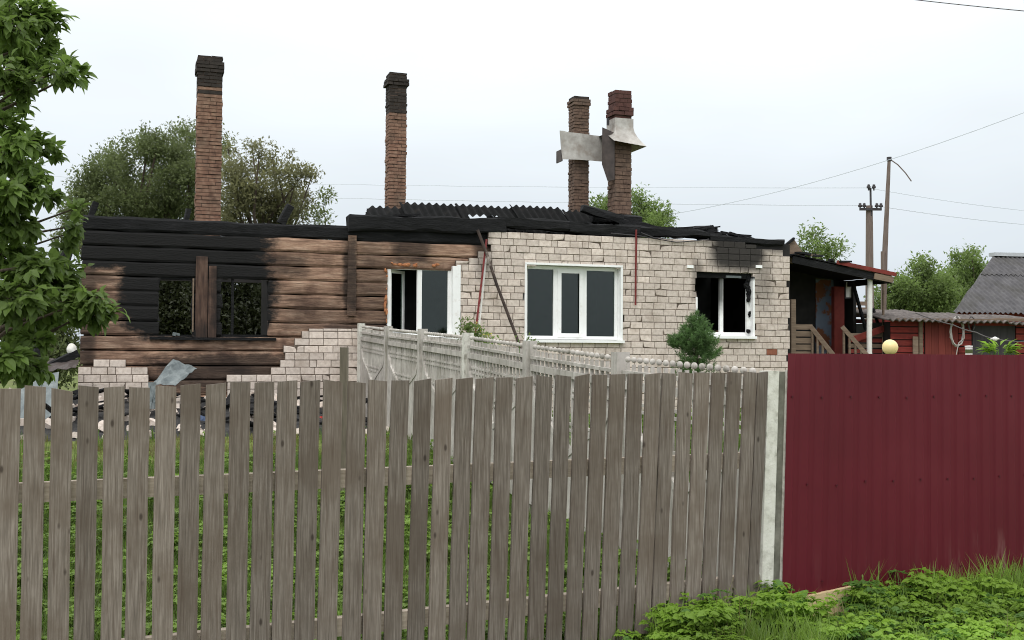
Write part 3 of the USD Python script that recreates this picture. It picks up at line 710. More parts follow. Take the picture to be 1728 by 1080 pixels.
for k in range(22):
    px = R.choice([R.uniform(600, 830), R.uniform(960, 1210), R.uniform(1000, 1310)])
    py = float(np.interp(px, [590, 845, 1072, 1200, 1316], [362, 366, 380, 390, 405]))
    s_, z_ = hl(px, py, 0.2)
    a_ = R.uniform(-0.35, 0.30); L_ = R.uniform(0.25, 0.8)
    obj('charred_scrap', MB().bar((s_, R.uniform(-0.02, 0.4), z_ - 0.02), (s_ + L_ * math.cos(a_), R.uniform(0.0, 0.6), z_ - 0.02 + 0.5 * L_ * math.sin(a_)), R.uniform(0.03, 0.09), R.uniform(0.02, 0.06), taper=R.uniform(0.4, 1.0)), 'timber_char', house)
# --- chimneys
def chimney(px, pyt, w, t, top_soot, mat, collars, course=0.077, label=None, render_top=None, cap_in=None, zbase=2.6, lean=0.0):
    """px: photograph column of its middle; a brick stack w metres square"""
    s, ztop = hl(px, pyt, t)
    h = w / 2
    zt2 = ztop if render_top is None else render_top
    core = obj('chimney', MB().box((s - h + 0.012, t - h + 0.012, zbase), (s + h - 0.012, t + h - 0.012, ztop - 0.02)), 'chimney_mortar', house, label=label)
    groups = {}
    z = zbase; r = 0
    bw_ = 0.12
    while z < ztop - 0.02:
        z0, z1 = z + 0.003, min(z + course - 0.009, ztop)
        zm = (z0 + z1) / 2
        e = 0.0
        for (ca, cb, ce) in collars:
            if ca <= zm <= cb: e = ce
        hh = h + e
        mname = mat
        if zm > top_soot + R.uniform(-0.22, 0.08): mname = 'sooty_brick'
        if render_top is not None and zm > render_top: mname = 'chimney_render'
        mb = groups.setdefault(mname, MB())
        full = r % 2 == 0
        def put(ax, a, b, side):
            jj = R.uniform(-0.012, 0.012)
            a += 0.004; b -= 0.004
            za, zb_ = z0 + R.uniform(-0.004, 0.005), z1 + R.uniform(-0.009, 0.002)
            o = hh + jj
            if ax == 0:
                lo, hi = ((s + a, t - o, za), (s + b, t - o + bw_, zb_)) if side < 0 else ((s + a, t + o - bw_, za), (s + b, t + o, zb_))
            else:
                lo, hi = ((s - o, t + a, za), (s - o + bw_, t + b, zb_)) if side < 0 else ((s + o - bw_, t + a, za), (s + o, t + b, zb_))
            mb.box(lo, hi)
        for ax in (0, 1):
            long_ = full == (ax == 0)
            for side in (-1, 1):
                if long_:
                    n = max(1, round(2 * hh / 0.25)) if (r // 2) % 3 else max(1, round(2 * hh / 0.25))
                    ed = np.linspace(-hh, hh, n + 1)
                    if n > 1: ed[1:-1] += R.uniform(-0.02, 0.02)
                else:
                    ed = np.linspace(-hh + bw_, hh - bw_, max(1, round((2 * hh - 2 * bw_) / 0.25)) + 1)
                for a, b in zip(ed[:-1], ed[1:]):
                    put(ax, a, b, side)
        z += course; r += 1
    for mname, mb in groups.items():
        obj({'sooty_brick': 'sooty_brickwork', 'chimney_render': 'chimney_top'}.get(mname, 'brickwork'), mb, mname, core, kind='stuff')
    return core, s, ztop
def zt(px, py, t):
    return hl(px, py, t)[1]
TC = 4.0
chimney(354, 99, 0.51, TC, zt(354, 152, TC), 'red_brick', [(zt(354, 125, TC), zt(354, 107, TC), 0.03)], label='leftmost chimney, tall, of warm red brick with sooty head')
chimney(669, 126, 0.40, TC, zt(669, 178, TC), 'red_brick', [(zt(669, 146, TC), zt(669, 134, TC), 0.04)], label='second chimney from the left, slender, with black upper end')
c3, s3, _ = chimney(977, 165, 0.38, 4.1, zt(977, 164, 4.1), 'grey_red_brick', [(zt(977, 181, 4.1), zt(977, 172, 4.1), 0.03)], label='greyish brick chimney wrapped in a loose metal sheet')
T4 = 3.4
c4, s4, _ = chimney(1046, 155, 0.42, T4, 99, 'grey_red_brick', [(zt(1046, 201, T4), zt(1046, 186, T4), 0.035)], course=0.1, render_top=zt(1046, 203, T4), label='rightmost chimney with brown head and metal skirt')
# metal sheet bent around the third chimney
def bent_sheet():
    za, zb_ = zt(977, 274, 4.1), zt(977, 228, 4.1)
    pts = []
    x0 = hl(949, 250, 3.85)[0]; x1 = hl(1016, 250, 3.85)[0]
    n = 14
    V, Fq = [], []
    for i in range(n + 1):
        k = i / n; x = x0 + (x1 - x0) * k
        tt = 4.1 - 0.19 - 0.05 - 0.07 * math.sin(k * math.pi) - 0.1 * max(0, k - 0.7)
        for j in range(7):
            q = j / 6
            lift = 0.04 * meshkit.noise(np.array([k * 3, q * 2, 1.0]))
            zz = za + 0.02 * k * 0 + (zb_ - za) * q + (0.02 if k < 0.1 else 0) * q - 0.05 * k * (1 - q) * 0 + (-0.05 * q * k)
            xx = x - (0.07 * q if i == 0 else 0.03 * q * (1 - k))
            V.append((xx, tt - lift + 0.02 * q, zz))
    for i in range(n):
        for j in range(6):
            Fq.append((i * 7 + j, (i + 1) * 7 + j, (i + 1) * 7 + j + 1, i * 7 + j + 1))
    V = np.array(V); nV = len(V)
    V2 = V + np.array([0, 0.004, 0])
    Fq = np.array(Fq)
    allF = np.vstack([Fq, Fq[:, ::-1] + nV])
    obj('metal_wrap', (np.vstack([V, V2]), allF), 'flashing', c3, smooth=40)
    b = MB().box((x0 + 0.0, 4.1 - 0.2, za - 0.03), (x0 + 0.03, 4.1 + 0.15, za + 0.25)); obj('wrap_edge', b, 'dark_sheet', c3)
bent_sheet()
def skirt():
    za, zb_ = zt(1046, 243, T4 - 0.3), zt(1046, 203, T4)
    h = 0.22; n = 8
    V, Fq = [], []
    rings = 6
    for j in range(rings + 1):
        q = j / rings
        fl = 0.02 + 0.23 * max(0, (q - 0.35) / 0.65) ** 1.6
        zz = zb_ + (za - zb_) * q
        hh = h + fl
        for (a, b) in ((-1, -1), (0, -1.0), (1, -1), (1, 0), (1, 1), (0, 1), (-1, 1), (-1, 0)):
            dz = (-0.05 if a > 0 else 0.0 if a == 0 else (0.04 if b < 0 else 0.30)) * max(0, q - 0.4) * 1.6
            V.append((s4 + a * (hh if a > 0 else h + fl * 0.55), T4 + b * hh, zz + dz))
    for j in range(rings):
        for k in range(8):
            Fq.append((j * 8 + k, (j + 1) * 8 + k, (j + 1) * 8 + (k + 1) % 8, j * 8 + (k + 1) % 8))
    V = np.array(V); nV = len(V); c = np.array([s4, T4, 0])
    V2 = V.copy(); V2[:, :2] = c[:2] + (V[:, :2] - c[:2]) * 0.98; V2[:, 2] -= 0.004
    Fq = np.array(Fq)
    obj('metal_skirt', (np.vstack([V, V2]), np.vstack([Fq, Fq[:, ::-1] + nV])), 'flashing', c4, smooth=35)
    # dark sheet hanging down its left side
    x0, zt_ = hl(1017, 205, T4 - 0.2); zb2 = hl(1017, 304, T4 - 0.2)[1]
    V = [(s4 - 0.47, T4 - 0.05, zt_ - 0.1), (s4 - 0.24, T4 - 0.25, zt_ - 0.25), (s4 - 0.24, T4 - 0.25, zb2 + 0.02), (s4 - 0.36, T4 - 0.12, zb2), (s4 - 0.45, T4 + 0.0, zb2 + 0.4)]
    V = np.array(V); V2 = V + np.array([0.004, 0.006, 0])
    fs = [(0, 4, 3), (0, 3, 2), (0, 2, 1)]
    fs += [(b_[0] + 5, b_[2] + 5, b_[1] + 5) for b_ in fs] + [(k, (k + 1) % 5, (k + 1) % 5 + 5) for k in range(5)] + [(k, (k + 1) % 5 + 5, k + 5) for k in range(5)]
    obj('hanging_sheet', (np.vstack([V, V2]), np.array(fs)), 'dark_sheet', c4)
    obj('sheet_bracket', MB().box((s4 - 0.36, T4 - 0.1, zt_ - 0.05), (s4 - 0.31, T4 - 0.05, zt_ + 0.12)), 'dark_metal', c4)
skirt()

# --- plastic windows
def frame_rect(mb, s0, z0, s1, z1, w, y0, y1):
    mb.box((s0, y0, z0), (s0 + w, y1, z1)); mb.box((s1 - w, y0, z0), (s1, y1, z1))
    mb.box((s0 + w, y0, z0), (s1 - w, y1, z0 + w)); mb.box((s0 + w, y0, z1 - w), (s1 - w, y1, z1))
    return mb
def pane(par, s0, z0, s1, z1, y):
    obj('pane', MB().box((s0, y, z0), (s1, y + 0.006, z1)), 'glass', par)
def window2():
    s0, z0, s1, z1 = W2
    y = 0.05                                                 # plane of the frame
    w = frame_rect(MB(), s0 + 0.01, z0 + 0.03, s1 - 0.015, z1 - 0.02, 0.065, y, y + 0.07)
    m1 = hl(938, 500, y)[0]; m2 = hl(986, 500, y)[0]
    w.box((m1 - 0.05, y, z0 + 0.095), (m1 + 0.05, y + 0.07, z1 - 0.085)); w.box((m2 - 0.05, y, z0 + 0.095), (m2 + 0.05, y + 0.07, z1 - 0.085))
    win = obj('window', w, 'pvc', house, label='wide white window of three panes')
    obj('sash', frame_rect(MB(), m1 + 0.035, z0 + 0.075, m2 - 0.035, z1 - 0.075, 0.075, y - 0.018, y - 0.002), 'pvc', win)
    pane(win, s0 + 0.07, z0 + 0.09, m1 - 0.05, z1 - 0.08, y + 0.03); pane(win, m1 + 0.10, z0 + 0.14, m2 - 0.10, z1 - 0.14, y + 0.03); pane(win, m2 + 0.05, z0 + 0.09, s1 - 0.08, z1 - 0.08, y + 0.03)
    reveal(win, W2, y, 'pvc')
def reveal(win, W, y, mat, top=True, left=True, zmax=None):
    s0, z0, s1, z1 = W
    f = VT - 0.02
    b = MB()
    b.box((s1 - 0.012, f, z0), (s1 + 0.028, y + 0.05, z1 if zmax is None else zmax))
    if left: b.box((s0 - 0.028, f, z0), (s0 + 0.008, y + 0.05, z1 if zmax is None else zmax))
    if top: b.box((s0 - 0.028, f, z1 - 0.012), (s1 + 0.028, y + 0.05, z1 + 0.028))
    obj('reveal', b, mat, win)
    obj('sill', MB().box((s0 - 0.05, f - 0.05, z0 - 0.035), (s1 + 0.05, y + 0.05, z0 + 0.02)), mat, win)
window2()
def window3():
    s0, z0, s1, z1 = W3
    y = 0.05
    m1 = hl(1217.5, 510, y)[0]
    w = MB()
    w.box((s0 + 0.01, y, z0 + 0.02), (s0 + 0.05, y + 0.06, z1 - 0.5)); w.box((s1 - 0.075, y, z0 + 0.02), (s1 - 0.01, y + 0.06, z1 - 0.35))
    w.box((s0 + 0.05, y, z0 + 0.02), (s1 - 0.075, y + 0.06, z0 + 0.10)); w.box((m1 - 0.04, y, z0 + 0.10), (m1 + 0.04, y + 0.06, z1 - 0.12))
    win = obj('window', w, 'pvc_burnt', house, label='burnt-out window with scorched white frame and no glass')
    s, z = s1, z1
    reveal(win, W3, y, 'pvc_burnt', top=False, left=False, zmax=z1 - 0.10)
    obj('reveal', MB().box((s0 - 0.028, VT - 0.02, z0), (s0 + 0.008, y + 0.04, z1 - 0.55)), 'pvc_burnt', win)
    obj('header', MB().box((s0 - 0.02, 0.0, z1 - 0.14), (s1 + 0.02, 0.12, z1 + 0.01)), 'timber_char', win)
    a = hl(1222, 461, y)[0]; b_ = hl(1247, 461, y)[0]
    obj('frame_remnant', MB().box((a, y - 0.09, z1 - 0.13), (b_, y - 0.06, z1 - 0.085)), 'tin_sheet', win)
    for px in (1164, 1280):
        a, zz = hl(px, 450, VT)
        obj('trim_end', MB().box((a - 0.07, VT - 0.03, zz - 0.03), (a + 0.07, VT - 0.004, zz + 0.03)), 'pvc', win)
    for k in range(16):                                      # charred shreds along the right jamb and rubbish on the sill
        zz = z0 + 0.1 + R.random() * (z1 - z0 - 0.25)
        c = trimesh.creation.icosphere(1, 0.05); c.vertices *= (R.uniform(0.5, 1.1), 0.5, R.uniform(0.5, 1.6)); c.vertices += NR.normal(0, 0.01, c.vertices.shape)
        c.apply_translation((s1 - 0.07 + R.uniform(-0.03, 0.05), y - 0.03 + R.uniform(-0.05, 0.02), zz if k > 5 else z1 - 0.1 - 0.06 * k)); obj('charred_shred', c, 'timber_char', win)
    for k in range(10):
        c = trimesh.creation.icosphere(1, R.uniform(0.05, 0.13)); c.vertices *= (1.2, 1, 0.8); c.vertices += NR.normal(0, 0.02, c.vertices.shape)
        c.apply_translation((s0 + 0.2 + R.random() * (s1 - s0 - 0.4), 0.35 + R.random() * 0.5, z0 + R.uniform(0.0, 0.2))); obj('charred_rubbish', c, R.choice(['rubble_char', 'rubble_dust', 'insulation', 'timber']), win)
    obj('rubbish_heap', MB().box((s0 - 0.2, 0.28, z0 - 1.0), (s1 + 0.2, 1.1, z0 + 0.02)), 'rubble_char', win)
window3()
def window1():
    s0, z0, s1, z1 = W1
    y = 0.03
    w = frame_rect(MB(), s0 + 0.005, z0 + 0.03, s1 - 0.10, z1 - 0.02, 0.065, y, y + 0.07)
    m1 = hl(708, 500, y)[0]
    w.box((m1 - 0.045, y, z0 + 0.095), (m1 + 0.045, y + 0.07, z1 - 0.085))
    win = obj('window', w, 'pvc', house, label='white window beside the timber wall with one sash swung in')
    pane(win, m1 + 0.045, z0 + 0.09, s1 - 0.165, z1 - 0.08, y + 0.03)
    # the left sash stands open inwards
    L_ = m1 - 0.05 - (s0 + 0.07); a = math.radians(44)
    hx, hy = s0 + 0.075, y + 0.08
    sh = MB(); frame_rect(sh, 0, z0 + 0.1, L_, z1 - 0.09, 0.055, 0, 0.05)
    sh = sh.tri(); Rm = trimesh.transformations.rotation_matrix(a, (0, 0, 1)); sh.apply_transform(Rm); sh.apply_translation((hx, hy, 0))
    sash = obj('sash', sh, 'pvc', win)
    pn = MB().box((0.055, 0.02, z0 + 0.15), (L_ - 0.055, 0.026, z1 - 0.14)).tri(); pn.apply_transform(Rm); pn.apply_translation((hx, hy, 0))
    obj('pane', pn, 'glass', sash)
    b = MB().box((s1 - 0.105, VT - 0.02, z0), (s1 - 0.09, y + 0.05, z1)); b.box((s1 - 0.02, VT - 0.03, z0 - 0.02), (s1 + 0.045, VT + 0.0, z1 + 0.02)); b.box((s1 - 0.09, VT - 0.02, z0), (s1 - 0.0, VT + 0.06, z1))
    obj('reveal', b, 'pvc', win)
    obj('sill', MB().box((s0 - 0.03, VT - 0.05, z0 - 0.03), (s1 + 0.03, y + 0.03, z0 + 0.02)), 'pvc', win)
    n = 24; V = MB()
    for k in range(26):                                      # torn foam and splinters around the frame
        if k < 12: p = (s0 + (s1 - s0 - 0.1) * R.random(), R.uniform(-0.03, 0.02), z1 + R.uniform(-0.01, 0.03))
        else: p = (s0 - R.uniform(0.0, 0.05), R.uniform(-0.03, 0.02), z0 + (z1 - z0) * R.random())
        c = trimesh.creation.icosphere(1, R.uniform(0.015, 0.035)); c.vertices *= (R.uniform(0.8, 2.5) if k < 12 else 0.8, 1, 1 if k < 12 else R.uniform(0.8, 2.5)); c.apply_translation(p); V.tm(c)
    obj('torn_foam', V, 'insulation', win)
window1()
# --- pipe, cable and loose poles on the wall
s, z1 = hl(1072, 398, VT); z0 = hl(1071, 515, VT)[1]; sb = hl(1071, 515, VT)[0]
obj('downpipe', MB().tube([(s, VT - 0.04, z1 + 0.12), (s, VT - 0.04, z1 - 0.3), (sb, VT - 0.04, z0)], 0.02, 8), 'rust_red', house)
pts = [(*hl(x, y, VT), ) for x, y in ((1030, 394), (1075, 398), (1110, 404), (1140, 409), (1170, 407), (1195, 404))]
obj('loose_cable', MB().tube([(a, VT - 0.03, b) for a, b in pts], 0.012, 6), 'dark_metal', house)
pts = [(*hl(x, y, VT), ) for x, y in ((1080, 393), (1100, 401), (1125, 404), (1150, 402))]
obj('loose_cable', MB().tube([(a, VT - 0.05, b) for a, b in pts], 0.010, 6), 'dark_metal', house)
def lpole(name, label, cat, x0, y0, x1, y1, r, mat, off0=-0.12, off1=-0.9, bar=None):
    a, za = hl(x0, y0, off0); b_, zb_ = hl(x1, y1, off1)
    A = hw(a, off0, za); B = hw(b_, off1, zb_)
    # carried on down to the ground
    d = (B - A) / np.linalg.norm(B - A)
    k = (B[2] - (ground_z(B[0], B[1]) + 0.0)) / max(1e-6, -d[2])
    B2 = B + d * k
    mb = MB()
    n = 7
    P = [A + (B2 - A) * i / n + (np.array([0.012 * math.sin(i * 2.1), 0, 0]) if not bar else 0) for i in range(n + 1)]
    if bar: mb.bar(A, B2, bar[0], bar[1], upv=(0.3, -1, 0))
    else: mb.tube(P, r, 7)
    return tag(obj(name, mb, mat), label, cat)
lpole('leaning_pole', 'thin scorched pole leaning on the pale brick wall left of the wide window', 'pole', 806, 388, 872, 572, 0.03, 'scorched_pole', off0=-0.13, off1=-0.5)
lpole('metal_strip', 'dark red metal strip leaning on the pale brick corner beside a scorched pole', 'metal strip', 821, 404, 803, 556, 0.02, 'rust_red', off0=-0.12, off1=-0.40, bar=(0.035, 0.02))
lpole('white_lath', 'thin white lath leaning against the brick wall behind the dark red strip', 'lath', 820, 436, 808, 556, 0.014, 'white_paint', off0=-0.125, off1=-0.34, bar=(0.03, 0.015))

# ------------------------------------------------------------------ porch at the right end of the house
porch = thing('wooden_porch', 'scorched open porch with sloping red-edged roof on a white pipe post', 'porch', H0, TH)
TP = 0.5
def P3(px, py, t): s_, z_ = hl(px, py, t); return (s_, t, z_)
def porch_build():
    pf = 0.45; pb = 3.4
    a = P3(1338, 428, pf); b_ = P3(1506, 464, pf)
    sl = (b_[2] - a[2]) / (b_[0] - a[0])
    # roof deck of boards running back, ends showing
    n = 9
    for i in range(n):
        k0, k1 = i / n, (i + 1) / n - 0.004
        p = MB()
        s0, s1 = a[0] + (b_[0] - a[0]) * k0, a[0] + (b_[0] - a[0]) * k1
        z0, z1 = a[2] + sl * (s0 - a[0]), a[2] + sl * (s1 - a[0])
        dj = R.uniform(-0.06, 0.04) if i < 5 else R.uniform(-0.01, 0.01)
        v = [(s0, pf + dj, z0 - 0.03), (s1, pf + dj, z1 - 0.03), (s1, pb, z1 - 0.03), (s0, pb, z0 - 0.03), (s0, pf + dj, z0), (s1, pf + dj, z1), (s1, pb, z1), (s0, pb, z0)]
        p.add(v, [(0, 3, 2, 1), (4, 5, 6, 7), (0, 1, 5, 4), (1, 2, 6, 5), (2, 3, 7, 6), (3, 0, 4, 7)])
        obj('roof_board', p, 'timber_char' if i < 5 else 'weathered_board', porch)
    m0 = a[0] + (b_[0] - a[0]) * 0.42
    obj('roof_edge', MB().bar((m0, pf - 0.05, a[2] + sl * (m0 - a[0]) + 0.01), (b_[0] + 0.06, pf - 0.05, b_[2] + 0.008), 0.03, 0.085), 'porch_red', porch)
    obj('fascia', MB().bar((a[0], pf - 0.0, a[2] - 0.13), (b_[0] - 0.03, pf - 0.0, b_[2] - 0.125), 0.05, 0.15), 'timber_char', porch)
    obj('fascia', MB().bar((a[0] + (b_[0] - a[0]) * 0.8, pf - 0.045, a[2] + sl * (b_[0] - a[0]) * 0.8 - 0.12), (b_[0] - 0.02, pf - 0.045, b_[2] - 0.115), 0.03, 0.13), 'weathered_board', porch)
    obj('side_beam', MB().bar((b_[0] - 0.1, pf + 0.05, b_[2] - 0.12), (b_[0] - 0.1, pb, b_[2] - 0.12), 0.08, 0.14), 'timber_char', porch)
    for k in range(7):
        q = R.random() * 0.45
        s_ = a[0] + (b_[0] - a[0]) * q
        c = MB().bar((s_, pf - 0.05, a[2] + sl * (s_ - a[0]) + 0.03), (s_ + R.uniform(0.15, 0.5), pf + R.uniform(0, 0.3), a[2] + sl * (s_ - a[0]) + R.uniform(0.0, 0.06)), 0.12, 0.04)
        obj('broken_board', c, R.choice(['timber_char', 'weathered_board', 'timber_char']), porch)
    # small burnt gable piece where the porch meets the house
    q0, q1, q2 = P3(1318, 420, 0.6), P3(1340, 402, 0.6), P3(1362, 436, 0.6)
    obj('gable_remnant', MB().bar(q0, q1, 0.05, 0.06, upv=(0, 1, 0)), 'timber_char', porch)
    obj('gable_remnant', MB().poly(Polygon([(q0[0], q0[2] - 0.1), (q1[0], q1[2]), (q2[0], q2[2]), (q2[0], q2[2] - 0.12), (q0[0], q0[2] - 0.3)]), 0.62, 0.66), 'weathered_board', porch)
    # white pipe post
    pt, pbm = P3(1468, 470, pf + 0.12), P3(1467, 560, pf + 0.12)
    obj('pipe_post', MB().tube([(pbm[0], pbm[1], HB), pbm, (pt[0], pt[1], pt[2] + 0.02)], 0.058, 16), 'white_paint', porch, smooth=40)
    # back wall with the open door, dark interior, red post
    bt = 2.2
    wl0, wl1 = P3(1336, 440, bt), P3(1424, 600, bt)
    zz = 3.3
    dl, dr = P3(1372, 470, bt), P3(1407, 600, bt)
    r1_ = P3(1430, 600, bt)[0]
    top = lambda s_: a[2] + sl * (s_ - a[0]) - 0.035
    pw = Polygon([(SR + 0.002, HB), (r1_, HB), (r1_, top(r1_)), (SR + 0.002, top(SR))]).difference(sbox(dl[0] + 0.06, HB + 0.4, dr[0] + 0.04, dl[2]))
    obj('porch_wall', MB().poly(pw, bt, bt + 0.08), 'interior', porch)
    obj('porch_wall', MB().box((r1_ - 0.1, 1.83, HB), (r1_ - 0.02, bt - 0.002, top(r1_))), 'interior', porch)
    obj('ceiling_boards', MB().add([(SR + 0.002, pf + 0.06, top(SR) - 0.005), (b_[0] - 0.15, pf + 0.06, top(b_[0] - 0.15) - 0.005), (b_[0] - 0.15, pb, top(b_[0] - 0.15) - 0.005), (SR + 0.002, pb, top(SR) - 0.005), (SR + 0.002, pf + 0.06, top(SR) - 0.02), (b_[0] - 0.15, pf + 0.06, top(b_[0] - 0.15) - 0.02), (b_[0] - 0.15, pb, top(b_[0] - 0.15) - 0.02), (SR + 0.002, pb, top(SR) - 0.02)], [(0, 1, 2, 3), (7, 6, 5, 4), (0, 4, 5, 1), (1, 5, 6, 2), (2, 6, 7, 3), (3, 7, 4, 0)]), 'timber_char', porch)
    obj('door', MB().box((dl[0] + 0.06, bt - 0.03, HB + 0.4), (dr[0] - 0.02, bt + 0.01, dl[2] - 0.02)), 'door_leaf', porch)
    obj('door_handle', MB().tube([(dr[0] - 0.1, bt - 0.07, 1.5), (dr[0] - 0.1, bt - 0.07, 1.62)], 0.012, 6), 'dark_metal', porch)
    obj('door_jamb', MB().box((dr[0] - 0.02, bt - 0.05, HB + 0.4), (dr[0] + 0.04, bt + 0.05, dl[2])), 'interior', porch)
    r0, r1 = P3(1408, 480, 1.7), P3(1425, 600, 1.7)
    obj('red_wall_end', MB().box((r0[0], 1.7, HB), (r1[0], 1.82, 3.25)), 'porch_red', porch)
    # little window panel
    f0, f1 = P3(1426, 474, 1.9), P3(1438, 504, 1.9)
    fr = obj('little_window', frame_rect(MB(), f0[0], f1[2], f1[0] + 0.03, f0[2], 0.03, 1.9, 1.94), 'dark_metal', porch)
    obj('pane', MB().box((f0[0] + 0.03, 1.91, f1[2] + 0.03), (f1[0], 1.92, f0[2] - 0.03)), 'white_paint', fr)
    # dark braces at the right side
    obj('brace', MB().bar(P3(1439, 477, 1.2), P3(1461, 556, 1.2), 0.05, 0.07, upv=(0, 1, 0)), 'timber_char', porch)
    obj('brace', MB().bar(P3(1473, 520, 1.6), P3(1486, 560, 1.6), 0.05, 0.06, upv=(0, 1, 0)), 'timber_char', porch)
    q = P3(1489, 470, 0.9); obj('pole_end', MB().tube([(q[0], 0.9, HB), (q[0] + 0.03, 0.9, q[2] + 0.1)], 0.028, 8), 'weathered_board', porch)
    # left railing boards
    for k in range(7):
        y0 = 547 + k * 11.5
        A, B = P3(1337, y0, 0.55), P3(1371, y0 + 9.5, 0.55)
        z0, z1 = B[2], A[2]
        obj('rail_board', MB().box((A[0], 0.55, z0), (B[0], 0.575, z1)), 'weathered_board', porch)
    A, B = P3(1334, 505, 0.5), P3(1342, 560, 0.5)
    obj('rail_post', MB().box((A[0], 0.47, HB), (B[0], 0.53, A[2])), 'weathered_board', porch)
    # stair strings with balusters
    for (x0, y0, x1, y1, nb) in ((1368, 551, 1407, 600, 4), (1421, 551, 1464, 600, 4)):
        A, B = np.array(P3(x0, y0, 0.5)), np.array(P3(x1, y1, 0.15))
        B2 = B + (B - A) * 0.6
        obj('handrail', MB().bar(A, B2, 0.05, 0.09), 'weathered_board', porch)
        for k in range(nb + 3):
            c = A + (B2 - A) * (k + 0.3) / (nb + 3)
            obj('baluster', MB().box((c[0] - 0.022, c[1] - 0.015, HB - 0.1), (c[0] + 0.022, c[1] + 0.015, c[2] - 0.03)), 'weathered_board', porch)
    # right side: boards and a sloping top board
    for k in range(6):
        y0 = 562 + k * 9.0
        A, B = P3(1432, y0, 0.9), P3(1503, y0 + 7.0, 0.9)
        obj('side_board', MB().box((A[0], 0.9, B[2]), (B[0], 0.925, A[2])), 'porch_red' if k % 2 else 'weathered_board', porch)
    obj('top_board', MB().bar(P3(1440, 573, 0.84), P3(1500, 551, 0.84), 0.05, 0.14), 'porch_red', porch)
    obj('porch_floor', MB().box((SR, 0.4, HB + 0.2), (b_[0] - 0.1, 3.4, HB + 0.42)), 'weathered_board', porch)
    A = P3(1432, 520, 2.9); B = P3(1503, 520, 2.9)
    for k in range(6):
        y0 = 508 + k * 10
        A, B = P3(1426, y0, 2.9), P3(1503, y0 + 8, 2.9)
        if k < 2:
            B = P3(1470, y0 + 8, 2.9)
        obj('back_board', MB().box((A[0], 2.9, B[2]), (B[0], 2.925, A[2])), 'weathered_board' if k < 3 else 'shed_red', porch)
porch_build()

# ------------------------------------------------------------------ red shed and grey-roofed building on the right
def frame_at(px, depth, ang):
    """origin on the ground at photograph column px and depth, x axis turned by ang"""
    p = at_depth(px, 600, depth)
    return np.array([p[0], p[1], float(ground_z(p[0], p[1]))])
SA = math.radians(4)
so = frame_at(1503, 24.5, SA)
sd_ = np.array([math.cos(SA), math.sin(SA), 0]); si_ = np.array([-math.sin(SA), math.cos(SA), 0])
def sl(px, py, t=0.0):
    p = on_plane(px, py, so + si_ * t, si_)
    return float(np.dot(p - so, sd_)), float(p[2] - so[2])
shed = thing('red_shed', 'low red plank shed with wavy grey roof behind the maroon fence', 'shed', so, SA)
def shed_build():
    W = sl(1790, 560)[0]
    zt_ = sl(1600, 540)[1]
    dk0, dk1 = sl(1641, 550)[0], sl(1712, 550)[0]
    d0, d1 = sl(1560, 550)[0], sl(1616, 550)[0]
    n = 14
    for k in range(n):
        z0 = k * (zt_ / n)
        for (a, b) in ((0.0, d0 - 0.02), (d1 + 0.02, dk0 - 0.03), (dk1 + 0.03, W)):
            if b > a:
                obj('plank', MB().box((a, -0.012 + R.uniform(-0.008, 0.008), z0), (b, 0.02, z0 + zt_ / n - 0.022)), 'shed_red', shed)
    obj('shed_core', MB().box((0.0, 0.03, 0), (W, 3.0, zt_ - 0.05)), 'interior', shed)
    m_ = 5
    for k in range(m_):
        a = d0 + (d1 - d0) * k / m_
        obj('door_board', MB().box((a + 0.004, -0.03, 0.0), (a + (d1 - d0) / m_ - 0.004, 0.0, zt_)), 'shed_door_red', shed)
    dd = obj('door', MB().box((dk0, -0.015, 0), (dk1, 0.015, zt_ - 0.12)), 'dark_door', shed, label='dark grey shed door')
    obj('latch', MB().box((dk0 + 0.1, -0.03, zt_ * 0.55), (dk0 + 0.2, -0.016, zt_ * 0.55 + 0.04)), 'dark_metal', dd)
    obj('lintel', MB().box((sl(1590, 540)[0], -0.05, zt_ - 0.12), (W, -0.02, zt_ + 0.02)), 'shed_red', shed)
    obj('post', MB().box((sl(1553, 540)[0] - 0.05, -0.06, 0), (sl(1553, 540)[0] + 0.03, -0.01, zt_)), 'weathered_board', shed)
    # roof of three wavy sheets, front edge showing
    e = [0.0 - 0.2, W * 0.36, W * 0.66, W + 0.1]
    for k in range(3):
        zf = sl(1550 + k * 70, 539 + k * 3.5, -0.35)[1]
        zbk = sl(1550 + k * 70, 524 + k * 4.5, 2.6)[1]
        roof_sheet(e[k], e[k + 1] - 0.01, -0.35, zf, 2.6, zbk, name='roof_sheet', parent=shed, mat='slate_shed', ny=8, ragged=0.06, amp=0.025, thick=0.02, nx=int((e[k + 1] - e[k]) / 0.15 * 8))
    for k in range(3):
        obj('roof_batten', MB().bar((0, -0.2 + k * 0.9, zt_ + 0.0 + 0.05 * k), (W, -0.2 + k * 0.9, zt_ + 0.0 + 0.05 * k), 0.06, 0.05), 'weathered_board', shed)
    obj('leaning_board', MB().bar((sl(1537, 600)[0], -0.25, sl(1537, 600)[1] - 0.6), (sl(1542, 568)[0], -0.08, sl(1542, 568)[1]), 0.12, 0.03, upv=(0, -1, 0)), 'weathered_board', shed)
shed_build()
def coil(px, py, rx, rz, name, label, cat, mat, turns=5, seed=0):
    s, z = sl(px, py, -0.1); rr = random.Random(seed)
    P = []
    for k in range(turns * 14):
        a = k / 14 * 2 * math.pi
        P.append(so + sd_ * (s + rx * math.cos(a) * (1 + 0.15 * rr.uniform(-1, 1))) + si_ * (-0.11 - 0.01 * (k // 14) + 0.015 * rr.random()) + np.array([0, 0, z + rz * math.sin(a) * (1 + 0.1 * rr.uniform(-1, 1))]))
    return P
P = coil(1614, 560, 0.15, 0.32, '', '', '', '', 7, 3)
tail = [P[-1] + np.array([-0.02 * k - 0.12, -0.01, -0.1 * k - 0.1]) for k in range(6)]
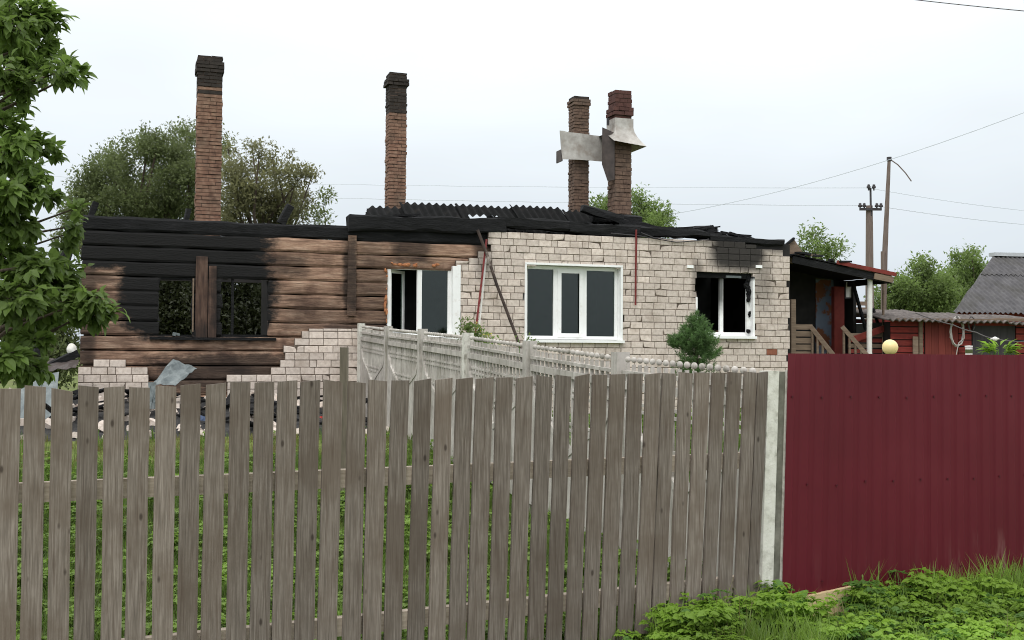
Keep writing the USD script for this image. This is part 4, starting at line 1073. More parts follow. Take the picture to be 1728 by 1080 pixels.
tag(obj('rope_coil', MB().tube(P + tail, 0.010, 5), 'pale_rope', smooth=True), 'pale rope hung in loops on the red shed wall left of its dark door', 'rope')
P = coil(1639, 546, 0.075, 0.16, '', '', '', '', 3, 5)
tag(obj('wire_coil', MB().tube(P, 0.012, 5), 'dark_wire', smooth=True), 'small dark ring of cable hung at the top corner of the dark shed door', 'cable')

GA = math.radians(10)
go = frame_at(1607, 33.0, GA)
gd = np.array([math.cos(GA), math.sin(GA), 0]); gi = np.array([-math.sin(GA), math.cos(GA), 0])
def gl(px, py, t=0.0):
    p = on_plane(px, py, go + gi * t, gi)
    return float(np.dot(p - go, gd)), float(p[2] - go[2])
barn = thing('grey_roofed_house', 'building at the right edge with a big steep grey corrugated roof', 'house', go, GA)
def barn_build():
    tr = 3.2
    s0, ze = gl(1608, 527, -0.3); sr, zr = gl(1676, 432, tr)
    W = 11.0
    # hipped slope seen: eave from s0, ridge from sr; three courses of corrugated slate lapped
    wl = 0.17; nx = int((W - s0) / wl * 8); ny = 24
    rows = 2
    for r in range(rows):
        k0, k1 = (0, 0.66) if r == 0 else (0.63, 1.0)
        V = []; X = np.linspace(s0, W, nx + 1)
        for j in range(9):
            k = k0 + (k1 - k0) * j / 8
            for x in X:
                left = s0 + (sr - s0) * k
                xx = max(x, left)
                V.append((xx, -0.3 + (tr + 0.3) * k, ze + (zr - ze) * k + 0.028 * math.sin(xx / wl * 2 * math.pi) + (0.03 if r else 0)))
        n = nx + 1; Fq = [(j * n + i, j * n + i + 1, (j + 1) * n + i + 1, (j + 1) * n + i) for j in range(8) for i in range(nx)]
        V = np.array(V); nV = len(V); Fq = np.array(Fq)
        obj('roof_sheets', (np.vstack([V, V - [0, 0, 0.012]]), np.vstack([Fq, Fq[:, ::-1] + nV])), 'slate_grey', barn)
    obj('ridge_cap', MB().bar((sr - 0.05, tr, zr + 0.05), (W, tr, zr + 0.05), 0.34, 0.12), 'slate_ridge', barn)
    sb2 = 2 * sr - s0 + 0.4
    V = [(sb2, 2 * tr + 0.3, ze), (sr, tr, zr), (W, tr, zr), (W, 2 * tr + 0.3, ze)]
    obj('back_slope', (np.array(V), np.array([(0, 1, 2, 3)])), 'slate_grey', barn)
    V = [(s0 + 0.25, -0.1, 0), (sb2 + 0.2, 2 * tr + 0.1, 0), (sb2 + 0.2, 2 * tr + 0.1, ze - 0.05), (sr + 0.15, tr, zr - 0.1), (s0 + 0.25, -0.1, ze - 0.05)]
    obj('gable', (np.array(V), np.array([(0, 1, 2), (0, 2, 3), (0, 3, 4)])), 'shed_red', barn)
    obj('wall', MB().box((s0 + 0.35, 0.0, 0), (W - 0.2, 0.12, ze + 0.02)), 'shed_red', barn)
barn_build()

# ------------------------------------------------------------------ fence line along the road: pickets, concrete post, maroon sheets
FT = math.atan(2.07e-4 * F)
FD = np.array([math.cos(FT), math.sin(FT), 0]); FI = np.array([-math.sin(FT), math.cos(FT), 0])
FZ = 6.42
F0 = np.array([0, FZ, 0])
def fl(px, py, t=0.0):
    p = on_plane(px, py, F0 + FI * t, FI)
    return float(np.dot(p - F0, FD)), float(p[2])
fence = thing('picket_fence', 'weathered grey wooden picket fence along the road in front of the burnt house', 'fence', F0, FT)
PK = [(0 - 12, 34, 656), (41.7, 76, 652), (87.5, 122, 658), (133, 166, 652), (177, 210, 653), (218.6, 252, 654), (264, 297, 652), (306, 338, 649), (349, 381, 648), (390, 422, 645), (431, 462, 645), (470, 501, 643),
      (509, 540, 643), (548, 578, 643), (588.5, 617, 645), (623, 654, 642), (662, 691, 642), (700, 728, 641), (736, 764, 639.5), (771.6, 799, 638.5), (804, 833, 638), (839, 866, 637), (873, 900, 636.6), (907, 933, 635), (939, 964, 634),
      (971, 995, 633), (1001, 1025, 632.5), (1031, 1056, 631.5), (1061, 1085, 630.5), (1091, 1115, 630.5), (1119, 1142, 630), (1148, 1170, 629), (1174, 1198, 629), (1203, 1224, 629), (1230, 1252, 628.5), (1257, 1277, 628), (1278.5, 1296, 628)]
def picket(s0, s1, zt_, lean, k):
    """a plank with slightly uneven edges and top; lean: sideways shift of its foot"""
    pw_ = F0 + FD * s0; zb = float(ground_z(pw_[0], pw_[1])) + 0.05 + R.uniform(-0.02, 0.03)
    n = 7; th = 0.022; y0 = R.uniform(-0.004, 0.004)
    V = []
    tl = R.uniform(-0.010, 0.010)
    for j in range(n + 1):
        q = j / n; zz = zb + (zt_ - zb) * q
        sh = lean * (1 - q) + R.uniform(-0.0015, 0.0015)
        bow = 0.006 * math.sin(q * math.pi) * math.sin(k * 1.7)
        for (x, y) in ((s0, y0), (s1, y0), (s1, y0 + th), (s0, y0 + th)):
            V.append((x + sh + R.uniform(-0.001, 0.001), y + bow, zz + (tl * (1 if x == s1 else -1) if j == n else 0)))
    Fq = [(j * 4 + i, j * 4 + (i + 1) % 4, (j + 1) * 4 + (i + 1) % 4, (j + 1) * 4 + i) for j in range(n) for i in range(4)]
    Fq += [(n * 4, n * 4 + 1, n * 4 + 2, n * 4 + 3), (3, 2, 1, 0)]
    b = MB(); b.add(V, Fq)
    return b
k = 0
ends = []
for x0, x1, y in PK:
    e_ = 0.8 if x0 < 600 else -0.2
    s0, zt_ = fl(x0 - e_, y); s1, _ = fl(x1 + e_, y)
    if x0 < 0: s0 = s1 - 0.105
    u = (x0 + x1) / 2
    lean = -0.085 * max(0.0, (u - 250) / 1030) + R.uniform(-0.006, 0.006)
    obj('picket', picket(s0, s1, zt_, lean, k), 'picket_wood', fence); k += 1
    ends.append((s0, s1))
sl0 = ends[0][0]
for i in range(8):                                           # on beyond the left edge of the picture
    s1 = sl0 - 0.03; s0 = s1 - 0.11; sl0 = s0
    obj('picket', picket(s0, s1, 1.49 + R.uniform(-0.02, 0.02), R.uniform(-0.01, 0.01), k), 'picket_wood', fence); k += 1
za = fl(36, 808, 0.05)[1]; zb_ = fl(1114, 764, 0.05)[1]
sa, sb_ = sl0, ends[-1][1]
def railz(s, z0, z1): 
    s_0, s_1 = fl(36, 800)[0], fl(1114, 764)[0]
    return z0 + (z1 - z0) * (s - s_0) / (s_1 - s_0)
obj('rail', MB().bar((sa, 0.055, railz(sa, za, zb_) - 0.07), (sb_, 0.055, railz(sb_, za, zb_) - 0.07), 0.055, 0.10), 'rail_wood', fence)
obj('rail', MB().bar((sa, 0.055, 0.12), (sb_, 0.055, 0.24), 0.055, 0.10), 'rail_wood', fence)
q = at_depth(580, 586, 12.0); stk = thing('wooden_stake', 'grey wooden stake standing in the yard left of the concrete fence', 'stake', (q[0], q[1], float(ground_z(q[0], q[1]))))
obj('stake_body', wavy_beam(0, 1, 0, 1, 0, 1, 1).apply_transform(np.array([[0, 0, 0.085, -0.042], [0, 0.08, 0, 0], [q[2] - float(ground_z(q[0], q[1])), 0, 0, 0], [0, 0, 0, 1]])), 'post_wood', stk)
obj('post', MB().box((sa + 0.2, 0.09, -0.4), (sa + 0.3, 0.17, 1.45)), 'post_wood', fence)
for i, (s0, s1) in enumerate(ends):                          # nail heads
    if i % 1 == 0 and s1 > -3.2:
        pass

# maroon profiled sheets
msh = thing('metal_fence', 'tall maroon profiled sheet fence along the grass verge', 'fence', F0, FT)
sM0 = fl(1329, 700)[0]; zM = fl(1400, 597.5)[1]
def profile_sheet(s0, W, z0, z1, y=0.0, leanl=0.0):
    p = 0.115; d = 0.008
    xs = [0.0]; ys = [0.0]
    x = 0.0
    while x < W - 1e-6:
        for dx, yy in ((0.055, 0.0), (0.010, d), (0.040, d), (0.010, 0.0)):
            x += dx; xs.append(min(x, W)); ys.append(yy)
            if x >= W: break
    V = []
    nz = 6
    for j in range(nz + 1):
        q = j / nz
        for a, b in zip(xs, ys):
            V.append((s0 + a + leanl * (1 - q) * (1 - a / W), y + b - d, z0 + (z1 - z0) * q))
    n = len(xs)
    Fq = [(j * n + i, j * n + i + 1, (j + 1) * n + i + 1, (j + 1) * n + i) for j in range(nz) for i in range(n - 1)]
    V = np.array(V); nV = len(V); Fq = np.array(Fq)
    V2 = V + [0, 0.002, 0]
    edge = []
    for i in range(n - 1):
        a = nz * n + i; edge.append((a, a + 1, a + 1 + nV, a + nV))
    for j in range(nz):
        a = j * n; edge.append((a + n, a, a + nV, a + n + nV)); b = j * n + n - 1; edge.append((b, b + n, b + n + nV, b + nV))
    return (np.vstack([V, V2]), np.vstack([Fq, Fq[:, ::-1] + nV, np.array(edge)]))
for i in range(4):
    s0 = sM0 + i * 1.15
    sheet = obj('sheet', profile_sheet(s0, 1.155, 0.10 + 0.03 * i, zM + R.uniform(-0.003, 0.003) + 0.004 * i, y=-0.002 * (i % 2), leanl=-0.05 if i == 0 else 0.0), 'red_metal', msh)
    for row, zz in enumerate((0.22 + 0.03 * i, 0.85, 1.42)):
        for q in range(5):
            xs = s0 + 0.0275 + q * 0.23 + (0.115 if row == 1 else 0)
            if xs < s0 + 1.12:
                sc = trimesh.creation.cylinder(radius=0.007, height=0.006, sections=8); sc.apply_transform(trimesh.transformations.rotation_matrix(math.pi / 2, (1, 0, 0))); sc.apply_translation((xs, -0.014, zz + R.uniform(-0.01, 0.01)))
                obj('screw', sc, 'screw', sheet)
for zz in (0.35, 1.4):
    obj('rail', MB().box((sM0 + 0.06, 0.02, zz), (sM0 + 4.6, 0.06, zz + 0.05)), 'screw', msh)
for i in range(3):
    obj('post', MB().box((sM0 + 0.6 + i * 2.0, 0.062, -0.2), (sM0 + 0.66 + i * 2.0, 0.12, 1.6)), 'screw', msh)
st_ = fl(1318, 985)
pb = tag(obj('base_plank', MB().bar(F0 + FD * (sM0 - 0.10) + FI * 0.0 + np.array([0, 0, 0.03]), F0 + FD * (sM0 + 0.5) + FI * (-0.03) + np.array([0, 0, 0.10]), 0.035, 0.16), 'pale_plank'), 'short pale plank on the ground under the maroon fence corner', 'plank')

# ------------------------------------------------------------------ concrete fence running back to the house
CN = F0 + FD * fl(1306, 700)[0] + FI * 0.10
dC = np.array([-636.0 / F, 1.0, 0]); dC /= np.linalg.norm(dC)
t_end = None
# far end: where it meets the front wall
kk = np.dot(H0 + IN * (-0.2) - CN, IN) / np.dot(dC, IN)
LC = kk / 6.0
ca = math.atan2(dC[1], dC[0])
cf = thing('concrete_fence', 'pale ornamental concrete panel fence running back to the house', 'fence', CN, ca)
CNn = np.array([-dC[1], dC[0], 0])
CTOP = [float(on_plane(x, y, CN, CNn)[2]) for x, y in ((1304, 622), (1048, 600), (890, 580), (785, 566), (707, 559), (648, 554), (604, 549))]
def ctop(t):                                                 # level of its top along its length
    return float(np.interp(t, range(7), CTOP))
def concrete_build():
    L = LC
    for k in range(7):
        x = k * L
        zt_ = ctop(k) + (0.0 if k == 0 else 0.03)
        pz = 0.0 - 0.1
        if k == 0: continue
        obj('post', MB().box((x - 0.06, -0.06, pz), (x + 0.06, 0.06, zt_)), 'concrete_post' if k in (3, 6) else 'concrete', cf)
    for k in range(6):
        x0, x1 = k * L + 0.062, (k + 1) * L - 0.062
        zt0 = (ctop(k) + ctop(k + 1)) / 2 - 0.045; W = x1 - x0
        slope = (ctop(k + 1) - ctop(k)) / L
        def sh(m_, xm=(x0 + x1) / 2, slope=slope):
            m_ = m_.tri() if isinstance(m_, MB) else m_
            m_.vertices[:, 2] += (m_.vertices[:, 0] - xm) * slope
            return m_
        zb = zt0 - 1.60
        xm = (x0 + x1) / 2
        # lower solid slab: its top dips to a point in the middle
        sw = [(x0, zt0 - 0.42)]
        arch = [(x0 + 0.05, zt0 - 0.40), (x0 + 0.20, zt0 - 0.60), (x0 + W * 0.33, zt0 - 0.80), (xm, zt0 - 0.98), (x1 - W * 0.33, zt0 - 0.80), (x1 - 0.20, zt0 - 0.60), (x1 - 0.05, zt0 - 0.40)]
        lowp = Polygon([(x0, zb), (x1, zb), (x1, zt0 - 0.22)] + [(x1 - 0.05, zt0 - 0.22)] + arch[::-1] + [(x0 + 0.05, zt0 - 0.22), (x0, zt0 - 0.22)])
        lat = Polygon([(x0 + 0.05, zt0 - 0.22), (x1 - 0.05, zt0 - 0.22)] + arch[::-1])
        slab = obj('panel', sh(MB().poly(lowp, -0.025, 0.025)), 'concrete', cf)
        rim = lat.difference(lat.buffer(-0.055))
        obj('swag_border', sh(MB().poly(rim.difference(sbox(x0 - 1, zt0 - 0.30, x1 + 1, zt0 + 1)), -0.038, 0.034)), 'concrete', slab)
        # lattice of slats with three thin crossbars
        inner = lat.buffer(-0.03)
        n = 18; sl_ = MB()
        parts = [sbox(x0 + 0.05, zt0 - 0.22, x1 - 0.05, zt0 - 0.17)]
        for i in range(n):
            xx = x0 + 0.09 + (W - 0.18) * i / (n - 1)
            parts.append(sbox(xx - 0.013, zt0 - 1.1, xx + 0.013, zt0 - 0.02).intersection(unary_union([lat, sbox(x0, zt0 - 0.23, x1, zt0 + 1)])))
        for zz in (0.34, 0.40, 0.66, 0.72):
            parts.append(sbox(x0, zt0 - zz - 0.012, x1, zt0 - zz + 0.012).intersection(lat))
        obj('lattice', sh(MB().poly(unary_union(parts), -0.012, 0.012)), 'concrete', slab)
        obj('band', sh(MB().box((x0 + 0.02, -0.028, zt0 - 0.23), (x1 - 0.02, 0.028, zt0 - 0.165)).box((x0 + 0.02, -0.028, zt0 - 0.105), (x1 - 0.02, 0.028, zt0 - 0.075))), 'concrete', slab)
        for i in range(n):                                   # the rounded heads of the slats
            xx = x0 + 0.09 + (W - 0.18) * i / (n - 1)
            hd = trimesh.creation.icosphere(2, 0.028); hd.vertices *= (1.0, 0.8, 0.9); hd.apply_translation((xx, 0, zt0 + 0.018))
            obj('slat_head', sh(hd), 'concrete', slab)
    # the near end post, leaning a little: pale front and dark side groove
concrete_build()
def end_post():
    tl, zt_ = fl(1296, 626, 0.0); tr_, _ = fl(1315, 626, 0.0)
    bl, zb = fl(1283, 1005, 0.0)
    zb = -0.1
    def prism(a0, a1, b0, b1, y0, y1, mat, name, par, zt2):
        V = [(b0, y0, zb), (b1, y0, zb), (b1, y1, zb), (b0, y1, zb), (a0, y0, zt2), (a1, y0, zt2), (a1, y1, zt2), (a0, y1, zt2)]
        P = np.array([F0 + FD * x + FI * y + np.array([0, 0, z]) for x, y, z in V])
        q = P - CN; c, s = math.cos(-ca), math.sin(-ca)
        P = np.stack([q[:, 0] * c - q[:, 1] * s, q[:, 0] * s + q[:, 1] * c, q[:, 2]], 1)
        b = MB(); b.add(P, [(0, 3, 2, 1), (4, 5, 6, 7), (0, 1, 5, 4), (1, 2, 6, 5), (2, 3, 7, 6), (3, 0, 4, 7)])
        return obj(name, b, mat, par)
    sh = tl - bl
    p = prism(tl + 0.002, tr_, bl, bl + (tr_ - tl), 0.0, 0.10, 'concrete_post', 'post', cf, zt_)
    p.SetCustomDataByKey('label', 'whitish end post beside the maroon sheets')
    a1 = fl(1328, 626, 0.022)[0]
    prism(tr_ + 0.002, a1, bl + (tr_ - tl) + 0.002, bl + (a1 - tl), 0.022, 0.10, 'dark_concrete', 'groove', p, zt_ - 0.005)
    prism(a1 - 0.012, a1 + 0.004, bl + (a1 - tl) - 0.012, bl + (a1 - tl) + 0.002, 0.008, 0.021, 'concrete_post', 'groove_lip', p, zt_ + 0.005)
    prism(tl - 0.06, a1 + 0.002, tl - 0.06, a1, -0.04, 0.11, 'concrete_post', 'post_cap', p, zt_ + 0.02) if False else None
end_post()

# ------------------------------------------------------------------ lamp globe, can, poles, wires
def lamp():
    p = at_depth(1502, 586, 13.5); r = 13.0 / F * 13.5
    t = thing('globe_lamp', 'cream globe lamp rising just above the maroon fence', 'lamp', (p[0], p[1], float(ground_z(p[0], p[1]))))
    z = p[2] - float(ground_z(p[0], p[1]))
    gl_ = trimesh.creation.icosphere(4, r); gl_.apply_translation((0, 0, z)); obj('globe', gl_, 'globe', t, smooth=True)
    obj('post', MB().tube([(0, 0, 0), (0, 0, z - r * 0.9)], 0.02, 10), 'dark_metal', t)
    cl = trimesh.creation.cylinder(radius=0.045, height=0.05, sections=16); cl.apply_translation((0, 0, z - r * 0.97)); obj('collar', cl, 'dark_metal', t)
lamp()
def can():
    p = at_depth(1635, 584, 8.4)
    t = thing('upturned_can', 'small pale can capping a stake just behind the maroon fence', 'can', (p[0], p[1], 0.0))
    pr = [(0.0, 0.0), (0.026, 0.0), (0.026, 0.07), (0.029, 0.072), (0.029, 0.082), (0.0, 0.084)]
    c = trimesh.creation.revolve(pr, sections=20); c.apply_translation((0, 0, p[2] - 0.08)); obj('can_body', c, 'white_paint', t)
    obj('label_band', trimesh.creation.annulus(r_min=0.0262, r_max=0.0272, height=0.03, sections=20).apply_translation((0, 0, p[2] - 0.04)), 'leaf_olive', t)
    obj('stake', MB().box((-0.015, -0.015, 0), (0.015, 0.015, p[2] - 0.08)), 'weathered_board', t)
can()
def utility_pole():
    y = 42.0
    b = at_depth(1466, 590, y); top = at_depth(1467, 347, y)
    gz = float(ground_z(b[0], b[1]))
    t = thing('utility_pole', 'utility pole with crossarm and insulators behind the porch', 'utility pole', (top[0], top[1], gz))
    h = top[2] - gz
    obj('shaft', MB().tube([(0, 0, -0.2), (0, 0, h)], [0.19, 0.125], 10), 'pole_wood', t, smooth=40)
    ht = at_depth(1467, 318, y)[2] - gz
    obj('top_rod', MB().tube([(0.03, -0.1, h - 0.4), (0.03, -0.05, ht)], 0.04, 6), 'dark_metal', t)
    za = at_depth(1467, 354, y)[2] - gz
    arm = obj('crossarm', MB().bar((-0.42, -0.14, za), (0.42, -0.14, za), 0.09, 0.09), 'dark_metal', t)
    for x, zz in ((-0.4, za), (-0.24, za), (0.24, za), (0.4, za), (-0.07, ht - 0.1), (0.13, ht - 0.1)):
        pr = [(0.0, 0.0), (0.03, 0.0), (0.03, 0.08), (0.075, 0.09), (0.08, 0.15), (0.05, 0.18), (0.055, 0.22), (0.0, 0.25)]
        c = trimesh.creation.revolve(pr, sections=10); c.apply_translation((x, -0.14, zz)); obj('insulator', c, 'dark_metal', t)
    t2y = 39.0
    a = at_depth(1487, 590, t2y); bt = at_depth(1500.5, 268, t2y); mid = at_depth(1493.5, 420, t2y)
    gz2 = float(ground_z(a[0], a[1]))
    t2 = thing('wooden_pole', 'taller thin wooden pole leaning right beside the utility pole', 'pole', (a[0], a[1], gz2))
    A = np.array([0, 0, -0.2]); B = bt - np.array([a[0], a[1], gz2]); Mm = mid - np.array([a[0], a[1], gz2])
    obj('shaft', MB().tube([A, Mm, B], [0.11, 0.10, 0.06], 8), 'pole_wood', t2, smooth=40)
    C = at_depth(1489, 590, t2y) - np.array([a[0], a[1], gz2])
    obj('splice_post', MB().tube([Mm * [1, 1, 0] + [-0.11, -0.15, 0], Mm + [-0.11, -0.12, -0.1]], 0.085, 8), 'pole_wood', t2)
    obj('top_cap', MB().tube([B + [0, 0, -0.08], B + [0, 0, 0.06]], 0.09, 8), 'dark_metal', t2)
    obj('stay_wire', MB().tube([B, *(at_depth(x, yy, t2y) - np.array([a[0], a[1], gz2]) for x, yy in ((1515, 278), (1528, 292), (1538, 306)))], 0.022, 5), 'pole_wood', t2)
    return t
utility_pole()
def wire(name, label, pts, r, mat='wire', sag=0.0):
    """pts: (px, py, depth); each span hangs a little"""
    P = [at_depth(*q) for q in pts]
    out = []
    for a, b in zip(P[:-1], P[1:]):
        for k in np.linspace(0, 1, 13)[:-1]:
            out.append(a + (b - a) * k - np.array([0, 0, sag * 4 * k * (1 - k)]))
    out.append(P[-1])
    tag(obj(name, MB().tube(out, r, 5), mat), label, 'wire')
wire('power_line', 'upper power line passing far behind the chimneys to the top of the utility pole', [(-60, 292, 52), (560, 311, 50), (1462, 317, 42)], 0.009, sag=0.05)
wire('power_line', 'lower power line passing behind the chimneys to the crossarm of the utility pole', [(-60, 318, 52), (560, 334, 50), (1457, 347, 42)], 0.011, sag=0.05)
wire('power_line', 'upper power line running right from the utility pole top', [(1470, 318, 42), (1800, 362, 46)], 0.010, sag=0.1)
wire('power_line', 'lower power line running right from the utility pole crossarm', [(1478, 347, 42), (1800, 384, 46)], 0.012, sag=0.1)
wire('overhead_cable', 'long cable rising to the right across the sky above the porch', [(1130, 362, 40), (1790, 166, 30)], 0.010, sag=0.35)
wire('overhead_cable', 'single cable crossing the top right corner of the sky', [(1480, -8, 24), (1790, 24, 24)], 0.011, 'dark_wire', sag=0.02)
# drooping cable with a white lamp holder in front of the shed
wire('drooping_cable', 'thin cable drooping across the red shed towards the right edge', [(1545, 528, 23.5), (1608, 548, 23.0), (1648, 561, 22.8), (1680, 572, 22.6), (1728, 576, 22.3), (1790, 572, 22.0)], 0.012, 'dark_wire', sag=0.02)
p = at_depth(1679, 572, 22.55); c = trimesh.creation.icosphere(2, 0.055); c.apply_translation(p)
hb_ = thing('bulb_holder', 'small white round lamp holder hanging on the cable before the dark shed door', 'lamp holder', p)
c = trimesh.creation.icosphere(2, 0.055); c.vertices *= (1, 1, 0.85); obj('holder', c, 'white_paint', hb_, smooth=True)
obj('collar', MB().tube([(-0.09, 0, 0.0), (0.08, 0, 0.0)], 0.022, 8), 'pale_rope', hb_)

# ------------------------------------------------------------------ leaves, trees
def leaf_quads(C, dirs, ups, L, W, fold=0.25, droop=0.2):
    """pointed leaves: six vertices, four triangles each. C base points, dirs the way they point, ups their upper side."""
    n = len(C)
    d = dirs / (np.linalg.norm(dirs, axis=1, keepdims=True) + 1e-9)
    s = np.cross(d, ups); s /= np.linalg.norm(s, axis=1, keepdims=True) + 1e-9
    u = np.cross(s, d)
    L = np.broadcast_to(np.asarray(L, float), (n,))[:, None]; W = np.broadcast_to(np.asarray(W, float), (n,))[:, None]
    v0 = C
    m1 = C + d * L * 0.45 - u * 0.0
    a = C + d * L * 0.4 + s * W / 2 + u * W * fold
    b = C + d * L * 0.4 - s * W / 2 + u * W * fold
    tip = C + d * L - u * L * droop
    V = np.stack([v0, a, m1, b, tip], 1).reshape(-1, 3)
    o = (np.arange(n) * 5)[:, None]
    Fc = np.concatenate([o + np.array([0, 1, 2])[::-1], o + np.array([0, 2, 3])[::-1], o + np.array([1, 4, 2])[::-1], o + np.array([2, 4, 3])[::-1]], 0)
    return V, Fc
def leaf_ovate(C, dirs, ups, L, W, fold=0.18, droop=0.25):
    n = len(C)
    d = dirs / (np.linalg.norm(dirs, axis=1, keepdims=True) + 1e-9)
    s = np.cross(d, ups); s /= np.linalg.norm(s, axis=1, keepdims=True) + 1e-9
    u = np.cross(s, d)
    L = np.broadcast_to(np.asarray(L, float), (n,))[:, None]; W = np.broadcast_to(np.asarray(W, float), (n,))[:, None]
    def mid(q): return C + d * L * q - u * L * droop * q * q
    out = [mid(0.0)]
    for q, w in ((0.22, 0.40), (0.5, 0.5), (0.78, 0.27)):
        m_ = mid(q); out += [m_ + s * W * w + u * W * fold * w * 1.6, m_, m_ - s * W * w + u * W * fold * w * 1.6]
    out.append(mid(1.0))
    V = np.stack(out, 1).reshape(-1, 3)
    o = (np.arange(n) * 11)[:, None]
    T = [(0, 1, 2), (0, 2, 3), (1, 4, 5), (1, 5, 2), (2, 5, 6), (2, 6, 3), (4, 7, 8), (4, 8, 5), (5, 8, 9), (5, 9, 6), (7, 10, 8), (8, 10, 9)]
    return V, np.concatenate([o + np.array(t)[::-1] for t in T], 0)
def rnd_dirs(n, rng):
    v = rng.normal(size=(n, 3)); return v / np.linalg.norm(v, axis=1, keepdims=True)
def crown(clumps, per, L, W, rng, upbias=0.3, shell=0.55, droop=0.25):
    """clumps: (centre, radii) ellipsoids; leaves sit mostly in the outer part, grouped on twigs"""
    Cs, Ds = [], []
    for c, r in clumps:
        c, r = np.asarray(c, float), np.asarray(r, float) * np.ones(3)
        n = max(6, int(2.2 * per * (r[0] * r[1] * r[2]) ** (2 / 3)))
        tw = max(3, n // 9)
        dd = rnd_dirs(tw, rng); rad = rng.random(tw) ** 0.6
        rad = shell * 0.4 + (1.08 - shell * 0.4) * rad
        T = c + dd * r * rad[:, None] * (1 + 0.18 * rng.normal(size=(tw, 1)))
        idx = rng.integers(0, tw, n)
        P = T[idx] + rng.normal(size=(n, 3)) * L * 0.9
        D_ = dd[idx] * 0.7 + rnd_dirs(n, rng) * 0.8 + np.array([0, 0, upbias])
        Cs.append(P); Ds.append(D_)
    C, Dv = np.vstack(Cs), np.vstack(Ds)
    U = rnd_dirs(len(C), rng) * 0.8 + np.array([0, 0, 1.0])
    k = rng.uniform(0.65, 1.3, len(C))
    return leaf_quads(C, Dv, U, L * k, W * k, droop=droop)
def tree(name, label, cat, base_px, depth, blobs, mat, per, L, W, seed, thick=1.0, trunk_r=0.12, spikes=(), group=None, trunk_to=None, bark='bark'):
    """blobs: (px, py, rpx[, rypx]) outline clumps of the photograph placed round the tree's own depth with real thickness"""
    rng = np.random.default_rng(seed)
    b = at_depth(base_px, 590, depth); gz = float(ground_z(b[0], b[1])); base = np.array([b[0], b[1], gz])
    t = thing(name, label, cat, base, 0, group)
    cl = []
    for q in blobs:
        px, py, r = q[:3]; ry = q[3] if len(q) > 3 else r
        dy = rng.uniform(-1, 1) * thick
        c = at_depth(px, py, depth + dy) - base
        k = depth / F
        if spikes: r, ry = r * 0.84, ry * 0.84
        cl.append((c, np.array([r * k, max(r, ry * 0.6) * k, ry * k])))
        if r > 22:                                           # more of the crown in front and behind
            for _ in range(1):
                c2 = at_depth(px + rng.uniform(-0.4, 0.4) * r, py + rng.uniform(0, 0.4) * r, depth - dy * 0.8) - base
                cl.append((c2, np.array([r, r, ry]) * k * 0.75))
    for (px, py0, py1, w) in spikes:
        n = max(2, int((py1 - py0) / 9))
        dy = rng.uniform(-1, 1) * thick * 0.6
        for i in range(n):
            c = at_depth(px + rng.uniform(-1.5, 1.5), py0 + (py1 - py0) * i / n, depth + dy) - base
            cl.append((c, np.array([w * 1.3, w * 1.3, 9]) * depth / F * (0.5 + 0.6 * i / n)))
    mb = MB()
    topz = max(c[2] for c, r in cl); cen = np.mean([c for c, r in cl], 0)
    fork = np.array([cen[0] * 0.25, cen[1] * 0.25, max(0.6, min(c[2] for c, r in cl) * 0.7)])
    mb.tube([(0, 0, -0.15), fork * 0.5 + [0.03, 0, 0], fork], [trunk_r * 1.25, trunk_r, trunk_r * 0.85], 8)
    for c, r in cl:
        if r[0] < 0.12: continue
        mid = fork + (c - fork) * 0.5 + rng.normal(size=3) * 0.08 * np.linalg.norm(c - fork) + np.array([0, 0, 0.05])
        mb.tube([fork, mid, c], [trunk_r * 0.5, trunk_r * 0.3, trunk_r * 0.1], 5, cap=False)
    obj('trunk', mb, bark, t, smooth=60)
    obj('crown', crown(cl, per, L, W, rng), mat, t)
    return t
bl = [(150, 310, 34), (135, 345, 28), (175, 290, 30), (200, 270, 32), (215, 320, 45), (245, 250, 30), (275, 300, 50), (265, 245, 28), (300, 260, 34), (315, 235, 24), (330, 290, 45), (345, 340, 40), (290, 345, 45), (230, 350, 40), (180, 345, 38), (120, 360, 24), (365, 270, 24), (355, 245, 16), (240, 395, 45), (320, 400, 45), (160, 400, 40), (110, 400, 22)]
tree('olive_tree_behind', 'broad olive-green tree rising behind the left end of the burnt house', 'tree', 250, 33, bl, 'leaf_olive', 2400, 0.10, 0.05, 11, thick=2.0, trunk_r=0.2,
     spikes=[(212, 230, 262, 5), (243, 215, 245, 5), (252, 228, 250, 4), (270, 222, 248, 5), (292, 212, 240, 6), (305, 210, 236, 6), (318, 209, 232, 7), (328, 216, 240, 6), (187, 248, 275, 5), (160, 268, 300, 6), (375, 225, 255, 5), (384, 232, 262, 5)])
bl = [(395, 290, 26), (405, 330, 34), (425, 245, 12, 9), (438, 256, 13, 10), (445, 285, 22), (460, 265, 10, 16), (470, 300, 22), (486, 275, 9, 18), (500, 300, 16), (515, 290, 18, 9), (528, 292, 12, 6), (480, 335, 26), (440, 330, 32), (505, 335, 14, 22), (520, 345, 12, 14), (395, 365, 26), (450, 365, 28), (500, 368, 22), (385, 250, 10, 16)]
tree('scorched_tree', 'brownish scorched tree behind the timber wall right of the tallest chimney', 'tree', 445, 31, bl, 'leaf_scorched', 2300, 0.10, 0.05, 12, thick=1.4, trunk_r=0.14)
bl = [(545, 340, 9, 20), (540, 362, 12, 10), (552, 328, 6, 10), (530, 366, 10, 8), (548, 385, 14, 18)]
tree('sapling', 'thin young tree showing above the black beam left of the roof remnant', 'tree', 545, 30, bl, 'leaf_olive', 1500, 0.11, 0.05, 13, thick=0.3, trunk_r=0.05)
